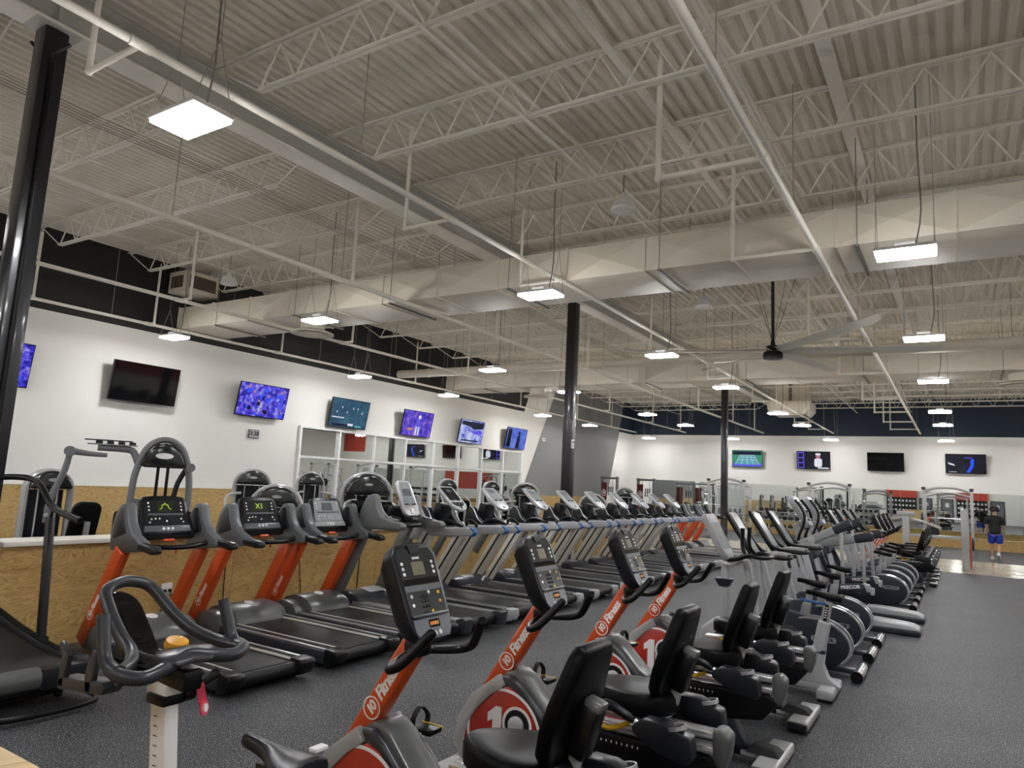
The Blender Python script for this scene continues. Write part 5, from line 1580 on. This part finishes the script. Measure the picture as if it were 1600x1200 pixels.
def machine(kind, h=1.75, w=.62):
    t = thing('strength_machine', '', 'weight machine', (0, 0, 0), 0, group='domed weight-stack machines')
    dome_tower(t, h, w)
    G().bar((.05, 0, .05), (1.05, 0, .05), .07, .08).build('floor_beam', 'frame_grey', t, bev=.012)
    G().lim(1.0, 1.1, -.3, .3, .001, .08).build('rear_foot', 'frame_grey', t, bev=.015)
    G().bar((.62, 0, .08), (.62, 0, .48), .07, .06).build('seat_post', 'frame_grey', t, bev=.012)
    if kind == 'press':
        pad(t, 'seat', (.45, 0, .50), (.80, 0, .50), .34)
        pad(t, 'backrest', (.84, 0, .58), (.96, 0, 1.18), .30)
        G().tube([(.9, 0, .1), (.98, 0, .5), (.98, 0, 1.1)], .035, 10, 3).build('back_post', 'frame_grey', t)
        for s in (-1, 1):
            G().tube([(.12, s * .2, 1.3), (.35, s * .42, 1.25), (.6, s * .44, 1.05), (.62, s * .34, .98)], .026, 10, 4).build('press_arm', 'frame_silver', t)
            G().cyl((.62, s * .42, 1.03), (.62, s * .22, .96), .022, n=10).build('hand_grip', 'black_plastic', t)
    elif kind == 'curl':
        pad(t, 'seat', (.50, 0, .50), (.85, 0, .50), .34)
        pad(t, 'arm_pad', (.30, 0, .78), (.52, 0, .98), .50)
        G().tube([(.36, 0, .1), (.36, 0, .8)], .035, 10).build('pad_post', 'frame_grey', t)
        G().tube([(.2, .3, .8), (.28, .34, 1.0), (.4, .2, 1.12), (.4, -.2, 1.12), (.28, -.34, 1.0), (.2, -.3, .8)], .022, 10, 4).build('curl_bar', 'frame_silver', t)
        G().cyl((.44, -.36, .64), (.44, .36, .64), .06, n=14).build('roller_pad', 'vinyl_black', t)
    else:
        pad(t, 'seat', (.40, 0, .52), (.82, 0, .52), .38)
        pad(t, 'backrest', (.86, 0, .58), (1.02, 0, 1.25), .34)
        G().tube([(1.0, 0, .06), (1.04, 0, .5), (1.08, 0, 1.0)], .035, 10, 3).build('back_post', 'frame_grey', t)
        G().tube([(.1, .36, .55), (.4, .4, .62), (.8, .4, .60), (1.0, .36, .4), (1.02, .2, .1)], .028, 10, 4).build('side_guard', 'frame_silver', t)
        G().tube([(.3, 0, .4), (.2, .1, .3), (.05, .12, .2)], .03, 10, 3).build('leg_lever', 'frame_grey', t)
        G().cyl((.1, -.3, .25), (.1, .3, .25), .06, n=14).build('roller_pad', 'vinyl_black', t)
        G().cyl((.35, -.3, .7), (.35, .3, .7), .07, n=14).build('roller_pad', 'vinyl_black', t)
    return t
mp_ = machine('press', 1.75)
mc_ = machine('curl', 1.54, .72)
ml_ = machine('leg', 1.62, .56)
def mplace(proto, spots):
    for k, (x, y, rz, lab) in enumerate(spots):
        if k == 0:
            proto.location = (x, y, 0); proto.rotation_euler = (0, 0, math.radians(rz)); proto['label'] = lab
        else:
            copy_tree(proto, (x, y, 0), math.radians(rz), lab)
mplace(ml_, [(-10.2, 4.68, 0, 'domed leg machine seen past the curved treadmill handrail'),
             (-12.6, 12.6, -30, 'small domed machine half hidden behind the grey-post treadmill')])
mplace(mp_, [(-11.2, 8.65, -35, 'narrow domed weight machine against the plywood wainscot'),
             (-12.6, 11.3, -20, 'domed machine in front of the left end of the framed mirror'),
             (-8.75, 14.5, -70, 'domed machine just left of the middle column'),
             (-12.7, 16.6, -20, 'domed press machine with angled arms in front of the mirror'),
             (-12.9, 19.2, -20, 'domed machine with a slanted silver arm beside the mirror centre'),
             (-8.9, 20.8, -60, 'farthest domed machine, right of the middle column')])
mplace(mc_, [(-8.75, 7.22, -40, 'low broad domed machine behind the middle orange treadmill'),
             (-8.65, 18.0, -60, 'domed machine just right of the middle column')])
m4 = machine('press', 1.80, .86)
mplace(m4, [(-8.85, 9.25, -35, 'broad domed machine with black roller behind the grey-post treadmill')])
G().cyl((.45, -.34, 1.2), (.45, .34, 1.2), .11, n=18).build('roller_pad', 'vinyl_black', m4)

# tall arched fly machine
t = thing('fly_machine', 'tall arched chest fly machine with long swing arms behind the first orange treadmill', 'weight machine', (-9.15, 5.60, 0), math.radians(-30))
dome_h = 2.10
pts = [(0, -.36, .03), (0, -.35, 1.3), (0, -.31, 1.70), (0, -.20, 1.98), (0, 0, 2.08), (0, .20, 1.98), (0, .31, 1.70), (0, .35, 1.3), (0, .36, .03)]
G().tube(pts, .075, 12, 5, flat=.6).build('arch_frame', 'grey_plastic', t)
hd = G().prism([(-.25, 1.70), (.25, 1.70), (.29, 1.74), (.20, 1.92), (.10, 2.01), (0, 2.03), (-.10, 2.01), (-.20, 1.92), (-.29, 1.74)], -.08, .08, 'x').build('header', 'dome_black', t, bev=.03, seg=3)
G().slab(circ(.11, 22, 0, 0, .04), (.081, 0, 1.86), (0, 1, 0), (0, 0, 1), 0, .004).build('logo_badge', 'white_print', hd)
G().box(0, 0, 1.22, .09, .68, .12).build('cross_beam', 'grey_plastic', t, bev=.02)
for s in (-1, 1):
    G().cyl((0, s * .06, 1.25), (0, s * .06, 1.7), .02, n=10).build('guide_rod', 'black_plastic', t)
    G().lim(-.05, .05, s * .26, s * .38, .001, .07).build('foot', 'grey_plastic', t)
pad(t, 'seat', (.15, 0, .50), (.50, 0, .50), .36)
pad(t, 'backrest', (.10, 0, .60), (.02, 0, 1.15), .32)
for s in (-1, 1):
    pad(t, 'arm_pad', (.12, s * .42, .78), (.06, s * .42, 1.12), .20, .06)
G().bar((.1, 0, .05), (.35, 0, .48), .08, .06).build('seat_post', 'grey_plastic', t, bev=.012)
arm = G().tube([(.0, -.30, 1.72), (-.02, -.36, 1.86), (-.04, -.44, 1.92), (-.05, -.80, 1.93)], .045, 10, 3).build('swing_arm', 'grey_plastic', t)
for q in range(4):
    G().box(-.05, -.40 - q * .13, 1.995, .10, .08, .05).build('cam_plate', 'dark_plastic', arm, bev=.01)
G().lim(-.11, .01, -.92, -.34, 1.965, 1.98).build('cam_bracket', 'steel', arm)
G().lim(-.08, -.02, -.96, -.40, 2.02, 2.035).build('cam_bracket', 'black_plastic', arm)
G().tube([(-.02, -.68, 1.83), (-.02, -.9, 1.84), (0, -1.06, 1.86)], [.028, .035, .045], 10, 2).build('swing_arm', 'grey_plastic', t)
G().cyl((-.06, -1.10, 1.86), (.09, -1.10, 1.86), .065, n=16).build('pivot', 'grey_plastic', t)
G().tube([(.02, -1.10, 1.84), (.03, -1.13, 1.62), (.04, -1.24, 1.25), (.04, -1.26, .95)], [.035, .04, .04, .035], 10, 3).build('drop_arm', 'grey_plastic', t)
G().cyl((-.06, -1.26, 1.05), (.14, -1.26, 1.05), .025, n=10).build('hand_grip', 'light_grey', t)
G().cyl((-.06, .30, 1.72), (.08, .34, 1.72), .06, n=16).build('pivot', 'grey_plastic', t)
G().tube([(-.04, .30, 1.72), (-.04, .20, 1.5), (-.03, .16, 1.25)], .035, 10, 3).build('drop_arm', 'dark_plastic', t)

# ------------------------------------------------------------------ racks and stations at the far end
def rack(label, x, y, w=1.4):
    t = thing('power_rack', label, 'rack', (x, y, 0), 0, group='silver arched power racks')
    hgt = 2.26
    for sx in (-1, 1):
        G().lim(sx * w / 2 - .045, sx * w / 2 + .045, -.05, .05, .001, hgt).build('post', 'frame_silver', t, bev=.012)
        G().box(sx * w / 2, 0, hgt - .02, .12, .12, .10).build('post_cap', 'charcoal', t, bev=.012)
        G().lim(sx * w / 2 - .04, sx * w / 2 + .04, 1.0, 1.08, .001, hgt - .2).build('post', 'frame_silver', t, bev=.012)
        G().lim(sx * w / 2 - .035, sx * w / 2 + .035, .05, 1.0, .06, .14).build('side_rail', 'frame_silver', t, bev=.01)
        G().lim(sx * w / 2 - .035, sx * w / 2 + .035, .05, 1.0, 1.55, 1.62).build('side_rail', 'frame_silver', t, bev=.01)
        for q in range(4):
            G().cyl((sx * w / 2, .05, .6 + q * .35), (sx * w / 2 + sx * .16, .05, .6 + q * .35), .022, n=8).build('peg', 'chrome', t)
    G().tube([(-w / 2, 0, hgt - .12), (-w / 4, 0, hgt - .0), (0, 0, hgt + .04), (w / 4, 0, hgt - .0), (w / 2, 0, hgt - .12)], .05, 10, 4).build('top_arch', 'frame_silver', t)
    G().tube([(-w / 2, 1.04, hgt - .26), (0, 1.04, hgt - .12), (w / 2, 1.04, hgt - .26)], .04, 10, 5).build('top_arch', 'frame_silver', t)
    G().cyl((-w / 2 - .2, -.07, 1.25), (w / 2 + .2, -.07, 1.25), .016, n=10).build('safety_bar', 'chrome', t)
    return t
rack('arched power rack nearest the man in blue shorts', -.36, 28.6)
rack('arched power rack in the middle of the far wall', -4.1, 28.6)
rack('arched power rack just left of the far column', -7.9, 28.6)
for k, (x, y, z, lab) in enumerate([(-1.12, 28.5, 1.2, 'left black weight plate on the right-hand rack'), (.32, 28.46, .45, 'black weight plate low on the right-hand rack')]):
    tag(G().lathe([(.02, -.03), (.20, -.025), (.22, 0), (.20, .025), (.02, .03)], (x, y - .12, z), (1, 0, 0), 24).build('weight_plate', 'tire', ), lab, 'weight plate')
st = thing('incline_station', 'grey T-shaped press station behind the far recumbent bikes', 'weight machine', (-1.3, 22.9, 0), 0)
G().lim(-.09, .09, -.08, .08, .001, 1.36).build('post', 'frame_silver', st, bev=.02)
G().box(0, -.02, 1.42, .45, .12, .13).build('name_plate', 'frame_silver', st, bev=.02)
G().tube([(-.5, .0, 1.2), (-.2, 0, 1.28), (0, 0, 1.28), (.4, 0, 1.22), (.85, 0, 1.06)], .04, 10, 3).build('press_arm', 'frame_silver', st)
G().lim(.1, 1.4, -.05, .05, .80, .88).build('cross_beam', 'frame_silver', st, bev=.012)
G().lim(1.30, 1.48, -.09, .09, .001, 1.62).build('upright', 'frame_silver', st, bev=.02)
G().lim(1.49, 1.52, -.09, .09, .05, .9).build('red_guard', 'red', st)
for x in (-.5, .62):
    G().lathe([(.02, -.05), (.17, -.045), (.18, 0), (.17, .045), (.02, .05)], (x, .12, .95), (0, 1, 0), 20).build('weight_disc', 'tire', st)
fb = thing('flat_bench', 'black bench standing in front of the low wooden wall', 'bench', (2.6, 32.9, 0))
pad(fb, 'bench_pad', (-.55, 0, .42), (.55, 0, .42), .30)
for sx in (-1, 1):
    G().tube([(sx * .4, -.25, .02), (sx * .4, -.2, .2), (sx * .4, 0, .40), (sx * .4, .2, .2), (sx * .4, .25, .02)], .03, 8, 2).build('leg', 'dark_plastic', fb)

# dumbbell rack along the far mirror, every dumbbell its own object
dr = thing('dumbbell_rack', 'three-tier grey dumbbell rack below the far mirror', 'rack', (-5.6, 31.6, 0))
for q in range(3):
    G().lim(-1.9, 1.9, -.18 + q * .12, .10 + q * .12, .35 + q * .33, .39 + q * .33).build('shelf', 'frame_grey', dr, bev=.008)
for x in (-1.85, 0, 1.85):
    G().bar((x, -.12, .001), (x, .30, 1.25), .08, .06, (1, 0, 0)).build('post', 'frame_grey', dr, bev=.01)
    G().lim(x - .04, x + .04, -.3, .4, .001, .06).build('foot', 'frame_grey', dr, bev=.01)
dbm = G()
for s in (-1, 1):
    dbm.lathe([(.06, 0), (.075, .02), (.075, .08), (.06, .1)], (0, s * .06 - (.1 if s < 0 else 0), 0), (0, 1, 0), 10)
dbm.cyl((0, -.08, 0), (0, .08, 0), .016, n=8)
dbm = dbm.mesh('dumbbell', 'tire')
TI = ['bottom', 'middle', 'top']
for q in range(3):
    for k in range(14):
        o = inst('dumbbell', dbm, None, (-5.6 - 1.66 + k * .245 + (.14 if k > 6 else 0), 31.56 + q * .12, .39 + .076 + q * .33))
        tag(o, f'{ORD[k]} black dumbbell from the left on the {TI[q]} tier of the far rack', 'dumbbell', f'dumbbells on the {TI[q]} tier')

# tall cable towers in the far left corner with red banners
for x, y, lab in [(-14.6, 32.2, 'left tall cable tower with a red banner by the grey wall'), (-13.1, 33.2, 'right tall cable tower with a red banner near the far corner')]:
    t = thing('cable_tower', lab, 'weight machine', (x, y, 0), math.radians(-25))
    for sx in (-1, 1):
        G().lim(sx * .55 - .05, sx * .55 + .05, -.06, .06, .001, 2.25).build('post', 'pewter', t, bev=.01)
        G().lim(sx * .55 - .06, sx * .55 + .06, -.5, .5, .001, .08).build('foot', 'pewter', t, bev=.01)
        G().cyl((sx * .25, .0, .1), (sx * .25, 0, 2.1), .015, n=8).build('guide_rod', 'chrome', t)
    G().lim(-.62, .62, -.06, .06, 2.12, 2.22).build('top_beam', 'pewter', t, bev=.01)
    for q in range(14):
        G().lim(-.2, .2, -.08, .08, .12 + q * .045, .158 + q * .045).build('weight_plate', 'rubber_black', t)
    b = G().lim(-.50, -.12, -.09, -.07, .7, 1.95).build('banner', 'banner_red', t)
    G().ring((-.31, -.0905, 1.45), (1, 0, 0), (0, 0, 1), .14, .165, 0, .002, 24).build('logo_ring', 'white_print', b)
    put_text(b, '10', .2, 'white_print', (-.31, -.093, 1.45), (1, 0, 0), (0, 0, 1), bold=.008)
    for q in range(3):
        G().cyl((.1 + q * .14, -.1, 1.75), (.1 + q * .14, -.14, 1.35), .03, n=8).build('hanging_handle', 'black_plastic', t)

# ------------------------------------------------------------------ the man walking away
def skin_obj(name, joints, edges, m, parent=None, root=0, sub=2):
    me = bpy.data.meshes.new(name)
    me.from_pydata([j[0] for j in joints], edges, [])
    o = bpy.data.objects.new(name, me)
    COL.objects.link(o)
    if parent is not None:
        o.parent = parent
    sk = o.modifiers.new('skin', 'SKIN')
    sk.use_smooth_shade = True
    if not me.skin_vertices:
        me.attributes.new('skin', 'FLOAT', 'POINT')
    lay = me.skin_vertices[0].data
    for i, j in enumerate(joints):
        r = j[1]
        lay[i].radius = r if isinstance(r, tuple) else (r, r)
        lay[i].use_root = (i == root)
    ss = o.modifiers.new('sub', 'SUBSURF')
    ss.levels = 1
    ss.render_levels = sub
    me.materials.append(MATS[m])
    return o
def make_skin(name, joints, edges, m, parent, root=0, sub=1):
    """grow the surface with Skin + Subdivision, then keep it as a plain mesh"""
    o = bpy.data.objects.new('skin_tmp', bpy.data.meshes.new('skin_tmp'))
    o.data.from_pydata([j[0] for j in joints], edges, [])
    COL.objects.link(o)
    bpy.context.view_layer.objects.active = o
    sk = o.modifiers.new('skin', 'SKIN')
    sk.use_smooth_shade = True
    lay = o.data.skin_vertices[0].data
    for i, j in enumerate(joints):
        r = j[1]
        lay[i].radius = r if isinstance(r, tuple) else (r, r)
        lay[i].use_root = (i == root)
    ss = o.modifiers.new('sub', 'SUBSURF')
    ss.levels = ss.render_levels = sub
    dg = bpy.context.evaluated_depsgraph_get()
    dg.update()
    me = bpy.data.meshes.new_from_object(o.evaluated_get(dg))
    bpy.data.objects.remove(o)
    me.materials.clear()
    me.materials.append(MATS[m])
    me.polygons.foreach_set('use_smooth', [True] * len(me.polygons))
    return inst(name, me, parent)
pr = thing('person', 'person with dark curly hair, black T-shirt and blue shorts walking away', 'person', (.95, 28.5, 0), math.radians(-8))
# facing +y
J = [((0, 0, .90), (.13, .10)), ((0, 0, 1.05), (.13, .09)), ((0, .0, 1.25), (.15, .10)), ((0, -.01, 1.38), (.12, .085)), ((0, 0, 1.45), .052), ((0, .01, 1.52), .05), ((0, .02, 1.60), .072),
     ((-.18, 0, 1.36), .055), ((-.23, -.02, 1.12), .042), ((-.24, .06, .90), .033), ((-.24, .08, .84), (.032, .02)),
     ((.18, 0, 1.36), .055), ((.23, .02, 1.12), .042), ((.23, .12, .92), .033), ((.23, .15, .86), (.032, .02)),
     ((-.10, 0, .84), .088), ((-.11, .07, .47), .058), ((-.11, .10, .08), .036), ((-.11, .20, .04), .036),
     ((.10, 0, .84), .088), ((.10, .0, .47), .058), ((.10, -.26, .20), .038), ((.10, -.20, .08), .034)]
Ed = [(0, 1), (1, 2), (2, 3), (3, 4), (4, 5), (5, 6), (3, 7), (7, 8), (8, 9), (9, 10), (3, 11), (11, 12), (12, 13), (13, 14), (0, 15), (15, 16), (16, 17), (17, 18), (0, 19), (19, 20), (20, 21), (21, 22)]
nb_ = len(J)
for s, k in ((-1, 10), (1, 14)):
    bx_, by_, bz_ = J[k][0]
    for q in range(4):
        L_ = (.07, .08, .075, .06)[q]
        J.append(((bx_ + s * .004, by_ - .024 + q * .016, bz_ - .03), .008))
        J.append(((bx_ - s * .006, by_ - .024 + q * .017, bz_ - .03 - L_ * .55), .008))
        J.append(((bx_ - s * .022, by_ - .022 + q * .017, bz_ - .03 - L_), .007))
        n_ = len(J)
        Ed += [(k, n_ - 3), (n_ - 3, n_ - 2), (n_ - 2, n_ - 1)]
    J.append(((bx_ - s * .02, by_ + .03, bz_), .009))
    J.append(((bx_ - s * .03, by_ + .045, bz_ - .04), .008))
    n_ = len(J)
    Ed += [(k, n_ - 2), (n_ - 2, n_ - 1)]
make_skin('body', J, Ed, 'skin', pr)
fc_ = G()
for s in (-1, 1):
    fc_.ell((s * .078, .02, 1.61), .012, .022, .032, 8, 6)
fc_.ell((0, .105, 1.60), .014, .02, .022, 8, 6)
fc_.build('ears_and_nose', 'skin', pr)
for s in (-1, 1):
    G().ell((s * .03, .088, 1.625), .012, .008, .008, 8, 6).build('eye', 'glass_black', pr)
G().ell((0, .088, 1.555), .025, .008, .006, 8, 6).build('mouth', 'red_cover', pr)
hr_ = G()
random.seed(5)
for q in range(46):
    a, e_ = random.uniform(0, 2 * PI), random.uniform(-.35, 1.45)
    d = Vector((math.cos(a) * math.cos(e_), math.sin(a) * math.cos(e_), math.sin(e_)))
    if d.y > .45 and d.z < .5:
        continue
    hr_.ell((d.x * .10, .0 + d.y * .10, 1.63 + d.z * .10), .048, .048, .048, 7, 5)
hr_.build('hair', 'hair', pr)
make_skin('t_shirt', [((0, 0, .80), (.20, .15)), ((0, 0, .92), (.19, .145)), ((0, 0, 1.08), (.185, .14)), ((0, 0, 1.26), (.20, .145)), ((0, -.005, 1.38), (.17, .12)), ((0, 0, 1.455), (.085, .08)), ((-.19, 0, 1.35), .095), ((-.245, -.015, 1.12), .085), ((.19, 0, 1.35), .095), ((.245, .015, 1.12), .085)],
          [(0, 1), (1, 2), (2, 3), (3, 4), (4, 5), (4, 6), (6, 7), (4, 8), (8, 9)], 'shirt_black', pr)
make_skin('shorts', [((0, 0, .92), (.17, .135)), ((-.10, .005, .80), (.12, .125)), ((-.115, .05, .50), (.115, .115)), ((.10, .0, .80), (.12, .125)), ((.112, .0, .50), (.115, .115))], [(0, 1), (1, 2), (0, 3), (3, 4)], 'shorts_blue', pr)
G().loft([[(-.155, .03, .001), (-.065, .03, .001), (-.06, .30, .001), (-.155, .30, .001)], [(-.155, .03, .06), (-.065, .03, .06), (-.07, .30, .045), (-.15, .30, .045)], [(-.145, .04, .10), (-.075, .04, .10), (-.08, .16, .095), (-.14, .16, .095)]]).build('shoe', 'shoe_white', pr, bev=.015)
sh_ = G().loft([[(.055, -.32, .17), (.145, -.32, .17), (.145, -.12, .015), (.055, -.12, .015)], [(.055, -.30, .24), (.145, -.30, .24), (.145, -.10, .05), (.055, -.10, .05)], [(.065, -.26, .25), (.135, -.26, .25), (.135, -.18, .14), (.065, -.18, .14)]])
sh_.build('shoe', 'shoe_white', pr, bev=.015)
